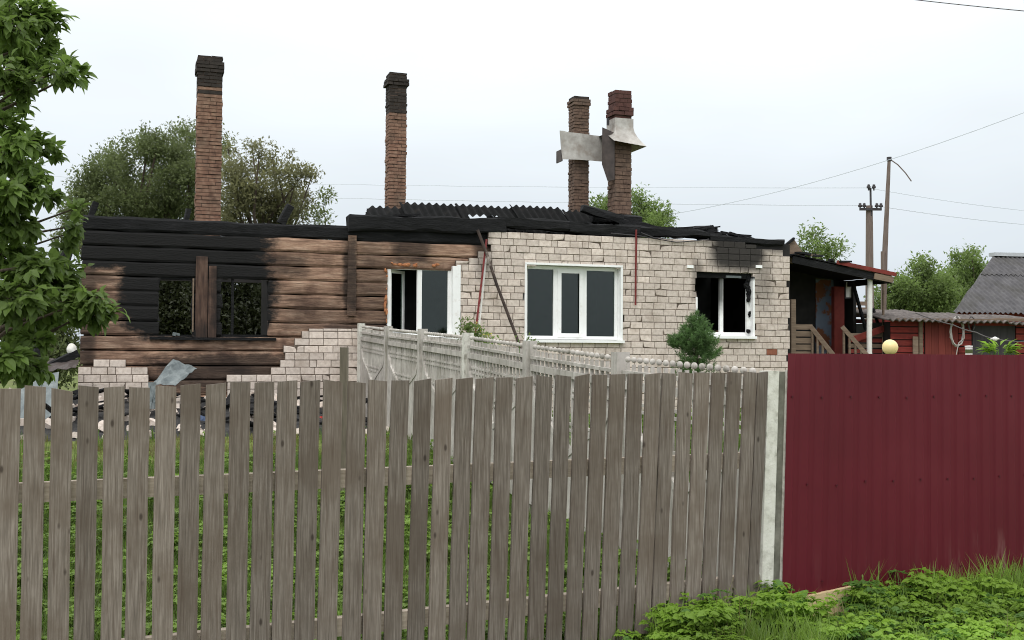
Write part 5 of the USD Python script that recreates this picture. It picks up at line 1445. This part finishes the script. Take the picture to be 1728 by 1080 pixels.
bl = [(1012, 350, 20, 16), (1030, 345, 14), (1078, 330, 12, 10), (1085, 350, 16), (1105, 362, 20), (1122, 372, 14), (1090, 375, 24), (1060, 352, 18), (1045, 372, 22), (1115, 388, 20), (1070, 395, 30), (1020, 380, 24)]
tree('bright_tree_behind', 'bright green tree behind the two right-hand chimneys', 'tree', 1075, 40, bl, 'leaf_green', 1500, 0.14, 0.07, 14, thick=1.2, trunk_r=0.16)
bl = [(1362, 400, 10, 9), (1375, 392, 10, 8), (1385, 410, 14), (1370, 420, 16), (1398, 425, 16), (1352, 408, 6), (1415, 412, 6, 7), (1412, 425, 12), (1428, 420, 6, 4), (1385, 440, 22), (1362, 440, 14), (1378, 384, 5, 5)]
tree('small_tree_behind_porch', 'small loose green tree just above the porch roof', 'tree', 1385, 34, bl, 'leaf_green', 1500, 0.12, 0.055, 15, thick=0.6, trunk_r=0.08)
bl = [(1500, 495, 20), (1515, 480, 14), (1532, 490, 20), (1555, 460, 18, 22), (1565, 482, 24), (1552, 448, 10), (1590, 490, 24), (1525, 512, 28), (1575, 515, 30), (1485, 512, 14), (1568, 446, 8, 10), (1540, 540, 30), (1490, 540, 22)]
tree('roadside_tree', 'leafy green tree between the poles and the grey roof', 'tree', 1545, 48, bl, 'leaf_green', 1300, 0.17, 0.085, 16, thick=1.5, trunk_r=0.15)
bl = [(1610, 470, 26), (1620, 445, 16), (1635, 440, 16), (1648, 450, 16), (1600, 490, 28), (1630, 480, 30), (1640, 432, 8, 8), (1655, 470, 24), (1610, 515, 30), (1650, 510, 30), (1603, 458, 10)]
tree('darker_tree', 'darker green tree right behind the edge of the big grey roof', 'tree', 1625, 52, bl, 'leaf_green', 1300, 0.17, 0.08, 17, thick=1.5, trunk_r=0.15, spikes=[(1617, 424, 440, 4), (1638, 420, 438, 4), (1648, 425, 440, 4)])
bl = [(290, 500, 42), (340, 520, 44), (425, 500, 44), (460, 520, 40), (390, 540, 50), (250, 540, 50), (430, 560, 44), (300, 560, 50), (270, 480, 30), (440, 470, 30), (350, 470, 36)]
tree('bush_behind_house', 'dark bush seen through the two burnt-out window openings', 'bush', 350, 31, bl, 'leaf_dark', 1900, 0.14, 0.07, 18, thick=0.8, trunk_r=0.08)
bl = [(60, 620, 34), (110, 615, 26), (85, 600, 30), (60, 520, 34), (95, 560, 30), (30, 560, 36), (110, 590, 24), (70, 590, 34), (20, 500, 30), (115, 530, 16)]
tree('bush_left', 'green bush beyond the left corner of the burnt house', 'bush', 70, 30, bl, 'leaf_olive', 1300, 0.13, 0.065, 19, thick=1.0, trunk_r=0.07)

# the tree whose boughs hang into the picture on the left
def near_tree():
    rng = np.random.default_rng(21)
    dep = 8.6
    b = at_depth(-190, 590, dep); gz = float(ground_z(b[0], b[1])); base = np.array([b[0], b[1], gz])
    t = thing('leafy_tree', 'big leafy tree hanging its boughs in at the left edge', 'tree', base)
    boughs = [  # tips: (px, py, spread px, n leaves)
        (60, 30, 50, 380), (10, 20, 60, 420), (95, 20, 22, 60), (75, 75, 30, 90), (30, 90, 45, 300), (0, 120, 40, 260), (105, 125, 26, 120), (128, 128, 14, 45), (70, 120, 26, 100), (40, 150, 30, 130), (118, 108, 16, 45), (20, 175, 26, 110), (5, 210, 36, 240),
        (35, 240, 28, 160), (65, 240, 22, 80), (85, 255, 16, 55), (20, 270, 36, 260), (60, 285, 22, 90), (15, 325, 36, 240), (50, 320, 30, 170), (80, 330, 18, 70), (10, 370, 40, 320), (45, 380, 26, 90), (20, 430, 44, 420), (70, 450, 34, 240), (110, 400, 16, 55), (130, 385, 14, 45), (100, 470, 34, 260), (40, 490, 46, 480), (125, 455, 16, 60), (80, 520, 36, 330), (130, 510, 28, 190), (165, 505, 22, 120), (185, 520, 16, 70), (155, 530, 20, 90), (30, 550, 42, 360), (10, 600, 34, 200), (60, 575, 24, 90), (45, 620, 28, 120), (70, 625, 16, 40), (130, 355, 10, 22), (20, 500, 60, 300), (25, 40, 60, 300)]
    Cs, Ds, Ls = [], [], []
    mb = MB()
    trunk_top = np.array([0.15, 0, 3.0])
    mb.tube([(0, 0, -0.2), (0.05, 0.02, 1.2), trunk_top, (0.1, 0.1, 5.2), (0.2, 0, 7.0)], [0.16, 0.14, 0.12, 0.08, 0.03], 8)
    k = dep / F
    for i, (px, py, sp, n) in enumerate(boughs):
        dy = rng.uniform(-0.45, 0.45)
        c = at_depth(px, py, dep + dy) - base
        o = np.array([0.08, 0.05, np.clip(c[2] - 0.8 + rng.uniform(-0.3, 0.3), 0.8, 6.0)])
        mid = o + (c - o) * 0.55 + np.array([0, 0, 0.18])
        P = [o, mid, c + np.array([0, 0, 0.02])]
        mb.tube(P, [0.03, 0.016, 0.005], 5, cap=False)
        r = sp * k
        # twigs fan out from the bough, each carrying leaves in pairs
        nt = max(3, n // 12)
        out = c - o; out /= np.linalg.norm(out)
        for _ in range(nt):
            d0 = rnd_dirs(1, rng)[0] * np.array([1, 1, 0.7])
            tip = c + d0 * r * (0.35 + 0.75 * rng.random() ** 0.7)
            st = mid + (c - mid) * rng.uniform(0.5, 1.0) if rng.random() < 0.4 else c + d0 * r * 0.1
            if rng.random() < 0.5: mb.tube([st, (st + tip) / 2 + [0, 0, 0.02], tip], [0.005, 0.004, 0.002], 4, cap=False)
            m_ = max(3, int(1.05 * n / nt))
            kk = rng.uniform(0.35, 1.05, m_)
            P = st + (tip - st) * kk[:, None] + rng.normal(size=(m_, 3)) * 0.02
            Dv = (tip - st) / (np.linalg.norm(tip - st) + 1e-6) * 0.8 + rnd_dirs(m_, rng) * 0.8 + np.array([0, 0, -0.2])
            Cs.append(P); Ds.append(Dv); Ls.append(rng.uniform(0.06, 0.125, m_) * (0.9 if py < 300 else 1.0))
    # the rest of the crown, out of the picture to the left and above
    for _ in range(34):
        c = np.array([rng.uniform(-1.7, 0.0), rng.uniform(-1.4, 1.4), rng.uniform(2.0, 6.0)])
        n = 60
        dd = rnd_dirs(n, rng)
        Cs.append(c + dd * rng.uniform(0.1, 0.45, (n, 1))); Ds.append(dd + [0, 0, -0.3]); Ls.append(rng.uniform(0.08, 0.13, n))
        mb.tube([(0.05, 0, max(1.0, c[2] - 0.7)), c], [0.03, 0.006], 4, cap=False)
    C, Dv, L = np.vstack(Cs), np.vstack(Ds), np.concatenate(Ls)
    U = rnd_dirs(len(C), rng) * 0.55 + np.array([0, -0.25, 1.0])
    obj('trunk', mb, 'bark', t, smooth=60)
    obj('crown', leaf_ovate(C, Dv, U, L, L * rng.uniform(0.5, 0.7, len(C)), fold=0.2, droop=0.3), 'leaf_near', t)
near_tree()

def young_pine():
    rng = np.random.default_rng(31)
    dep = 15.0
    b = at_depth(1176, 600, dep); gz = float(ground_z(b[0], b[1])); base = np.array([b[0], b[1], gz])
    t = thing('young_pine', 'young bluish-green pine between the concrete fence and the brick wall', 'pine', base)
    k = dep / F
    mb = MB(); mb.tube([(0, 0, -0.1), (0, 0, at_depth(1175, 560, dep)[2] - gz)], [0.05, 0.02], 6)
    Cs, Ds = [], []
    blobs = [(1174, 543, 7, 8), (1174, 553, 14, 13), (1182, 564, 17, 13), (1165, 566, 16, 13), (1190, 580, 19, 15), (1172, 585, 24, 15), (1148, 583, 12, 10), (1140, 581, 8, 7), (1196, 598, 18, 14), (1172, 603, 28, 16), (1176, 575, 20, 14), (1172, 628, 32, 22)]
    for (px, py, rx, ry) in blobs:
        c = at_depth(px, py, dep + rng.uniform(-0.1, 0.1)) - base
        mb.tube([(0, 0, max(0.1, c[2] - 0.15)), c], [0.015, 0.005], 4, cap=False)
        nsh = int(rx * 2.2) + 12
        for _ in range(nsh):                                  # shoots, each a bottle brush of needles
            d = rnd_dirs(1, rng)[0]; p0 = c + d * np.array([rx, rx, ry]) * k * rng.random() ** 0.5
            dr = d * 0.7 + np.array([0, 0, 0.8]); dr /= np.linalg.norm(dr)
            m_ = 34
            kk = rng.random((m_, 1))
            Cs.append(p0 + dr * kk * 0.10); Ds.append(dr * 0.9 + rnd_dirs(m_, rng))
    C, Dv = np.vstack(Cs), np.vstack(Ds)
    obj('trunk', mb, 'bark', t)
    obj('needles', leaf_quads(C, Dv, rnd_dirs(len(C), rng), rng.uniform(0.04, 0.065, len(C)), 0.0075, fold=0.0, droop=0.0), 'needle', t)
young_pine()

# ------------------------------------------------------------------ plants: flower bed, weeds, grass
def wall_plant():
    rng = np.random.default_rng(41)
    b = at_depth(795, 560, 18.3); gz = float(ground_z(b[0], b[1])); base = np.array([b[0], b[1], gz])
    t = thing('garden_plant', 'bushy garden plant with yellow blossom behind the concrete fence below the red strip', 'plant', base)
    k = 18.3 / F
    cl = []
    for (px, py, r) in ((790, 553, 12), (800, 560, 14), (782, 560, 9), (812, 566, 10), (800, 580, 22), (825, 575, 9), (815, 590, 20)):
        cl.append((at_depth(px, py, 18.3) - base, np.array([r, r, r]) * k))
    obj('foliage', crown(cl, 2600, 0.07, 0.035, rng), 'leaf_green', t)
    mb = MB()
    for c, r in cl: mb.tube([(0, 0, 0), c], [0.012, 0.006], 4, cap=False)
    obj('stems', mb, 'leaf_dock', t)
    cl = [(at_depth(px, py, 18.25) - base, np.array([r, r, r * 0.8]) * k) for (px, py, r) in ((813, 558, 5), (822, 566, 5), (830, 570, 6), (808, 552, 3))]
    obj('blossom', crown(cl, 1500, 0.035, 0.03, rng), 'petal', t)
    b = at_depth(893, 580, 14.5)
    t = thing('creeper', 'low yellow-green creeper topping the concrete fence below the wide window', 'plant', (b[0], b[1], 0.3))
    cl = [(at_depth(px, py, 14.3) - np.array([b[0], b[1], 0.3]), np.array([r, r * 0.6, r * 0.5]) * 14.3 / F) for (px, py, r) in ((885, 577, 9), (898, 580, 9), (875, 573, 6), (890, 583, 10))]
    mb = MB()
    for c, r in cl: mb.tube([(0, 0.1, 0), c], [0.01, 0.005], 4, cap=False)
    obj('stems', mb, 'leaf_dock', t)
    obj('foliage', crown(cl, 2500, 0.05, 0.028, rng), 'leaf_green', t)
    b = at_depth(1690, 600, 9.2)
    t = thing('tall_weed', 'yellow-green leaf tips sticking up over the right end of the maroon fence', 'plant', (b[0], b[1], 0))
    V = MB(); L = []
    C = []; Dv = []
    for i in range(12):
        a = rng.uniform(-1.2, 1.2)
        tip = at_depth(1688 + a * 20, 590 + abs(a) * 4 + rng.uniform(-3, 3), 9.2) - np.array([b[0], b[1], 0])
        V.tube([(rng.uniform(-.05, .05), 0, 0), tip * [0.8, 1, 0.9], tip], [0.006, 0.004, 0.003], 4)
        for _ in range(5):
            C.append(tip + rng.normal(size=3) * 0.02); Dv.append([np.sign(a) * rng.uniform(0.2, 1), rng.uniform(-.4, .4), rng.uniform(-0.1, 0.6)])
    obj('stems', V, 'leaf_dock', t)
    obj('leaves', leaf_quads(np.array(C), np.array(Dv), np.tile([0, 0, 1.0], (len(C), 1)), 0.11, 0.035), 'leaf_weed', t)
wall_plant()

def proto_leafy(seed):
    """a weed of threefold leaves on thin stalks"""
    rng = np.random.default_rng(seed); C, Dv, L, st = [], [], [], MB()
    for i in range(9):
        a = rng.uniform(0, 2 * math.pi); h = rng.uniform(0.08, 0.26); o = rng.uniform(0.03, 0.12)
        tip = np.array([math.cos(a) * o, math.sin(a) * o, h])
        st.tube([(0, 0, 0), tip * [0.5, 0.5, 0.65], tip], [0.003, 0.002, 0.002], 3, cap=False)
        for da in (-1.2, 0, 1.2):
            d = np.array([math.cos(a + da), math.sin(a + da), rng.uniform(-0.1, 0.25)])
            q = tip + d * 0.012
            for db in (-0.7, 0, 0.7):
                C.append(q + d * 0.012); Dv.append([math.cos(a + da + db), math.sin(a + da + db), rng.uniform(-0.15, 0.25)]); L.append(rng.uniform(0.025, 0.065))
    L = np.array(L)
    V, Fc = leaf_ovate(np.array(C), np.array(Dv), np.tile([0, 0, 1.0], (len(C), 1)) + rng.normal(size=(len(C), 3)) * 0.25, L, L * 0.72, fold=0.15, droop=0.3)
    st.add(V, Fc); return st
def proto_broad(seed, lo=0.10, hi=0.22, wr=0.38, n=8, upz=0.9):
    rng = np.random.default_rng(seed); mb = MB()
    for i in range(n):
        a = i / n * 2 * math.pi + rng.uniform(-0.4, 0.4); L = rng.uniform(lo, hi); w = L * wr
        d = np.array([math.cos(a), math.sin(a), 0]); s = np.array([-math.sin(a), math.cos(a), 0]); el = rng.uniform(0.3, upz)
        rows = []
        m_ = 7
        for j in range(m_):
            q = j / (m_ - 1)
            c = d * L * q * math.cos(el) + np.array([0, 0, 0.02 + L * q * math.sin(el) - 0.5 * L * q * q * (0.5)])
            ww = w * 0.5 * (math.sin(math.pi * min(1, q * 0.92 + 0.06)) ** 0.8) + 0.002
            rip = 0.12 * ww * math.sin(j * 2.4)
            rows += [c + s * ww + [0, 0, ww * 0.3 + rip], c, c - s * ww + [0, 0, ww * 0.3 - rip]]
        Fq = []
        for j in range(m_ - 1):
            Fq += [(j * 3, j * 3 + 1, j * 3 + 4, j * 3 + 3), (j * 3 + 1, j * 3 + 2, j * 3 + 5, j * 3 + 4)]
        mb.add(rows, Fq)
    return mb
def proto_grass(seed, n=26, lo=0.10, hi=0.30, spread=0.06, w=0.005):
    rng = np.random.default_rng(seed); mb = MB()
    for i in range(n):
        a = rng.uniform(0, 2 * math.pi); h = rng.uniform(lo, hi); b = rng.uniform(0.1, 0.6) * h
        o = rng.normal(size=2) * spread; d = np.array([math.cos(a), math.sin(a)]); s = np.array([-d[1], d[0], 0]) * w
        p0 = np.array([o[0], o[1], 0]); p1 = np.array([*(o + d * b * 0.3), h * 0.6]); p2 = np.array([*(o + d * b), h])
        mb.add([p0 - s, p0 + s, p1 + s * 0.8, p1 - s * 0.8, p2], [(0, 1, 2, 3)]); mb.add([p1 - s * 0.8, p1 + s * 0.8, p2], [(0, 1, 2)])
    return mb
def scatter(name, label, protos, pts, scales, yaws, which, tilts=None):
    pi = UsdGeom.PointInstancer.Define(stage, '/World/' + numbered('/World', name))
    paths = []
    for nm, mesh, mat in protos:
        q = obj(nm, mesh, mat, pi.GetPrim()); paths.append(q.GetPath())
    pi.CreatePrototypesRel().SetTargets(paths)
    pi.CreateProtoIndicesAttr(Vt.IntArray.FromNumpy(np.asarray(which, np.int32)))
    pi.CreatePositionsAttr(Vt.Vec3fArray.FromNumpy(np.asarray(pts, np.float32)))
    pi.CreateScalesAttr(Vt.Vec3fArray.FromNumpy(np.repeat(np.asarray(scales, np.float32)[:, None], 3, 1)))
    q = [Gf.Quath(float(math.cos(a / 2)), 0.0, 0.0, float(math.sin(a / 2))) for a in yaws]
    pi.CreateOrientationsAttr(Vt.QuathArray(q))
    return tag(pi.GetPrim(), label, 'vegetation', None, 'stuff')
def verge():
    rng = np.random.default_rng(51)
    pts, wh = [], []
    for _ in range(12000):
        x, y = rng.uniform(-1.5, 6.5), rng.uniform(4.6, 9.5)
        q = np.array([x, y, 0]) - F0
        t_ = np.dot(q, FI); s_ = np.dot(q, FD)
        if t_ > -0.03: continue
        if s_ < 0.9 and rng.random() < 0.45: continue
        if sM0 - 0.15 < s_ < sM0 + 0.45 and t_ > -0.55 and (t_ > -0.25 or rng.random() < 0.8): continue
        pts.append((x, y, float(ground_z(x, y)) - 0.01))
        nz = meshkit.noise(np.array([x * 1.3, y * 1.3, 4.0]))
        if s_ < 0.6: nz = 0.3
        r = rng.random()
        wh.append((rng.integers(0, 3) if nz > 0.42 else rng.integers(4, 6)) if r < 0.66 else (3 if r < 0.82 else rng.integers(4, 7)))
    pts = np.array(pts); n = len(pts)
    protos = [('leafy_weed', proto_leafy(1), 'leaf_weed'), ('leafy_weed', proto_leafy(2), 'leaf_weed_dark'), ('leafy_weed', proto_leafy(3), 'leaf_weed'), ('broad_weed', proto_broad(4), 'leaf_dock'), ('grass_tuft', proto_grass(5), 'leaf_grass'), ('grass_tuft', proto_grass(6, lo=0.15, hi=0.36), 'leaf_grass'), ('dry_tuft', proto_grass(12, n=12, lo=0.10, hi=0.34, spread=0.05, w=0.003), 'leaf_dry')]
    # taller next to the fence, lower towards the road
    tt = -np.array([np.dot(p - F0, FI) for p in pts])
    sc = rng.uniform(0.42, 1.2, n) ** 1.15 * np.where(tt < 0.5, 0.9, 0.72)
    sc = sc * np.where(pts[:, 0] < 0.9, 0.6, 1.0)
    scatter('verge_weeds', 'lush green weeds and grass on the verge before the fences', protos, pts, sc, rng.uniform(0, 6.28, n), np.array(wh))
verge()
def yard_grass():
    rng = np.random.default_rng(61)
    pts, wh = [], []
    for _ in range(14000):
        y = 5.9 + 15.5 * rng.random() ** 1.3
        x = rng.uniform(-0.56, 0.50) * (y + 1.0)
        q = np.array([x, y, 0]) - F0
        if np.dot(q, FI) < 0.12: continue
        if np.dot(np.array([x, y, 0]) - H0, IN) > -1.2: continue
        if np.dot(np.array([x, y, 0]) - H0, IN) > -3.3 and x < -1.0: continue
        if np.dot(np.array([x, y, 0]) - H0, IN) > -5.0 and x < -1.5 and rng.random() < 0.5: continue
        pts.append((x, y, float(ground_z(x, y)) - 0.01)); d_ = np.dot(np.array([x, y, 0]) - H0, IN)
        wh.append(4 if (d_ > -5.6 and x < 0.5 and rng.random() < 0.75) or rng.random() < 0.14 else rng.integers(0, 4))
    n = len(pts)
    protos = [('grass_tuft', proto_grass(7, n=30, lo=0.08, hi=0.24, spread=0.09, w=0.006), 'leaf_yard'), ('grass_tuft', proto_grass(8, n=30, lo=0.1, hi=0.32, spread=0.09, w=0.006), 'leaf_yard'), ('leafy_weed', proto_leafy(9), 'leaf_grass'), ('grass_tuft', proto_grass(10, n=24, spread=0.1), 'leaf_yard'), ('dry_tuft', proto_grass(11, n=24, lo=0.05, hi=0.16, spread=0.1), 'leaf_dry')]
    scatter('yard_grass', 'bright green grass in the yard seen between the pickets', protos, pts, rng.uniform(0.5, 1.0, n), rng.uniform(0, 6.28, n), wh)
yard_grass()
docks = [(1150, 1030, 'dock plant with long leaves low against the pickets, leftmost of the verge'), (1238, 1015, 'dock plant with an upright broad leaf beside the whitish end post'), (1375, 985, 'dock plant with upright leaf at the foot of the maroon fence corner'), (1560, 1010, 'dock plant in the middle of the weedy verge'), (1715, 1000, 'dock plant at the right edge of the weedy verge')]
for i, (px, py, lab) in enumerate(docks):
    d = ray(px, py); k = (0.02 - EYE) / d[2]; p = EYEP + d * k
    q = np.dot(p - F0, FI)
    if q > -0.1: p = p - FI * (q + 0.12)
    t = thing('dock_plant', lab, 'plant', (p[0], p[1], float(ground_z(p[0], p[1]))), R.uniform(0, 6))
    obj('leaves', proto_broad(70 + i, 0.22, 0.40, 0.30, 7, 1.45), 'leaf_dock', t, smooth=True)

# ------------------------------------------------------------------ rubble and burnt things around the left of the house
def rubble():
    rng = np.random.default_rng(81)
    n, m_ = 60, 22
    s0, s1 = SL - 2.6, hl(640, 600)[0]
    V = []
    for j in range(m_ + 1):
        for i in range(n + 1):
            s = s0 + (s1 - s0) * i / n; t_ = -3.6 + 3.7 * j / m_
            p = hw(s, t_, 0)
            edge = min(1.0, (t_ + 3.6) / 2.6) ** 1.2 * min(1, (i / n) * 5, (1 - i / n) * 5)
            hgt = edge * (0.42 + 0.4 * (meshkit.fbm(np.array([s * 1.2, t_ * 1.5, 2.0]), 4) - 0.3))
            V.append((p[0], p[1], float(ground_z(p[0], p[1])) - 0.06 + max(0, hgt)))
    Fq = [(j * (n + 1) + i, j * (n + 1) + i + 1, (j + 1) * (n + 1) + i + 1, (j + 1) * (n + 1) + i) for j in range(m_) for i in range(n)]
    V = np.array(V)
    tag(obj('ash_heap', (V, np.array(Fq)), 'rubble_char'), 'black ash and fine rubble heaped along the foot of the timber wall', 'rubble', None, 'stuff')
    def surf(s, t_):
        p = hw(s, t_, 0); i = np.argmin((V[:, 0] - p[0]) ** 2 + (V[:, 1] - p[1]) ** 2)
        return np.array([p[0], p[1], V[i, 2]])
    proto = None
    lab = 'pale brick or brick fragment lying in the black rubble along the timber wall'
    for k in range(150):
        s = rng.uniform(s0 + 0.4, s1 - 0.2); t_ = rng.uniform(-3.2, -0.35)
        p = surf(s, t_) + [0, 0, 0.03]
        rot = (rng.uniform(-35, 35), rng.uniform(-35, 35), rng.uniform(0, 360))
        if proto is None:
            proto = thing('loose_brick', lab, 'brick', p, 0, 'loose pale bricks in the rubble')
            c = MB(); brick = trimesh.creation.box((0.25, 0.12, 0.088)); brick = brick.subdivide(); brick.vertices += NR.normal(0, 0.004, brick.vertices.shape)
            obj('brick_body', brick, 'pale_brick_mass', proto)
        else:
            f = rng.uniform(0.4, 1.0)
            dup(proto, p, rot, lab, 'loose pale bricks in the rubble', (f, 1, 1))
    proto = None
    lab = 'charred board lying in the rubble before the timber wall'
    for k in range(46):
        s = rng.uniform(s0 + 0.3, s1 - 0.3); t_ = rng.uniform(-3.1, -0.3); p = surf(s, t_) + [0, 0, 0.05]
        rot = (rng.uniform(-25, 25), rng.uniform(-20, 20), rng.uniform(0, 360))
        if proto is None:
            proto = thing('charred_board', lab, 'board', p, 0, 'charred boards in the rubble')
            obj('board_body', wavy_beam(-0.6, 0.6, -0.018, 0.018, -0.06, 0.06, 5, amp=0.01, ragged=(0.1, 0.1)), 'timber_char', proto)
        else:
            dup(proto, p, rot, lab, 'charred boards in the rubble', (rng.uniform(0.4, 1.3), 1, 1))
    # grey crumpled sheet propped on the rubble
    def sheet(name, label, corners, mat, th=0.006, rip=0.03, nn=8, seed=1):
        A, B, C_, D_ = [np.asarray(c, float) for c in corners]
        Vv = []
        nrm = np.cross(B - A, D_ - A); nrm /= np.linalg.norm(nrm)
        for j in range(nn + 1):
            for i in range(nn + 1):
                u, v = i / nn, j / nn
                P = (A * (1 - u) + B * u) * (1 - v) + (D_ * (1 - u) + C_ * u) * v
                P = P + nrm * rip * (meshkit.fbm(np.array([u * 4, v * 4, seed]), 3) - 0.5) * 2
                Vv.append(P)
        Vv = np.array(Vv); nV = len(Vv)
        q = np.array([(j * (nn + 1) + i, j * (nn + 1) + i + 1, (j + 1) * (nn + 1) + i + 1, (j + 1) * (nn + 1) + i) for j in range(nn) for i in range(nn)])
        return tag(obj(name, (np.vstack([Vv, Vv - nrm * th]), np.vstack([q, q[:, ::-1] + nV])), mat), label, 'metal sheet')
    hp = lambda x, y, t_: hw(hl(x, y, t_)[0], t_, hl(x, y, t_)[1])
    sheet('crumpled_sheet', 'crumpled bluish-grey metal sheet propped in front of the timber wall', [hp(256, 648, -1.6), hp(296, 650, -1.6), hp(333, 620, -1.0), hp(292, 607, -1.0)], 'tin_sheet', rip=0.05)
    sheet('hanging_strip', 'narrow grey sheet hanging down below the crumpled one', [hp(252, 690, -1.75), hp(262, 690, -1.75), hp(264, 645, -1.7), hp(250, 645, -1.7)], 'tin_sheet', rip=0.02, seed=4)
    sheet('grey_sheet', 'big pale grey sheet leaning at the left behind the first pickets', [hp(20, 735, -2.4), hp(92, 700, -2.4), hp(100, 628, -1.8), hp(30, 640, -1.8)], 'tin_sheet', rip=0.04, seed=2)
    sheet('dark_sheet', 'dark sheet lying over the debris left of the burnt corner', [hp(66, 625, -1.2), hp(128, 622, -1.2), hp(135, 606, -0.4), hp(80, 606, -0.4)], 'dark_sheet', rip=0.05, seed=3)
    tag(obj('fallen_beam', MB().bar(hp(60, 600, -0.4), hp(112, 425, -0.1), 0.14, 0.16), 'timber_char'), 'charred beam standing aslant left of the burnt corner', 'beam')
    tag(obj('fallen_beam', MB().bar(hp(40, 640, -0.9), hp(130, 596, -0.5), 0.12, 0.12), 'timber_char'), 'charred beam lying low over the debris left of the burnt corner', 'beam')
    c = trimesh.creation.icosphere(3, 0.08); c.vertices *= (1, 1, 1.3); c.vertices += 0.05 * (meshkit.fbm(c.vertices * 9, 3)[:, None] - 0.5) * c.vertices / 0.14
    c.apply_translation(hp(121, 590, -0.5)); tag(obj('white_bundle', c, 'white_paint', smooth=True), 'whitish bundle on the debris at the left burnt corner', 'bundle')
    for (x, y, mat, lab) in ((508, 718, 'blue_cloth', 'blue-grey rag in the rubble between the pickets'), (548, 712, 'red_plastic', 'red plastic piece in the rubble, left of two'), (578, 724, 'red_plastic', 'red plastic piece in the rubble, right of two'), (345, 715, 'blue_cloth', 'dark blue rag in the rubble at left')):
        c = trimesh.creation.icosphere(2, 0.16); c.vertices *= (1.3, 1, 0.6); c.vertices += NR.normal(0, 0.02, c.vertices.shape); c.apply_translation(hp(x, y, -2.0))
        tag(obj('rag' if 'cloth' in mat else 'plastic_piece', c, mat), lab, 'rag' if 'cloth' in mat else 'plastic')
    for (x, y, w, lab) in ((36, 720, 16, 'pale block standing beside the leftmost picket gap'),):
        c = hp(x, y, -2.3); tag(obj('pale_block', trimesh.creation.box((0.28, 0.14, 0.24)).apply_translation(c), 'pale_brick_mass'), lab, 'block')
rubble()
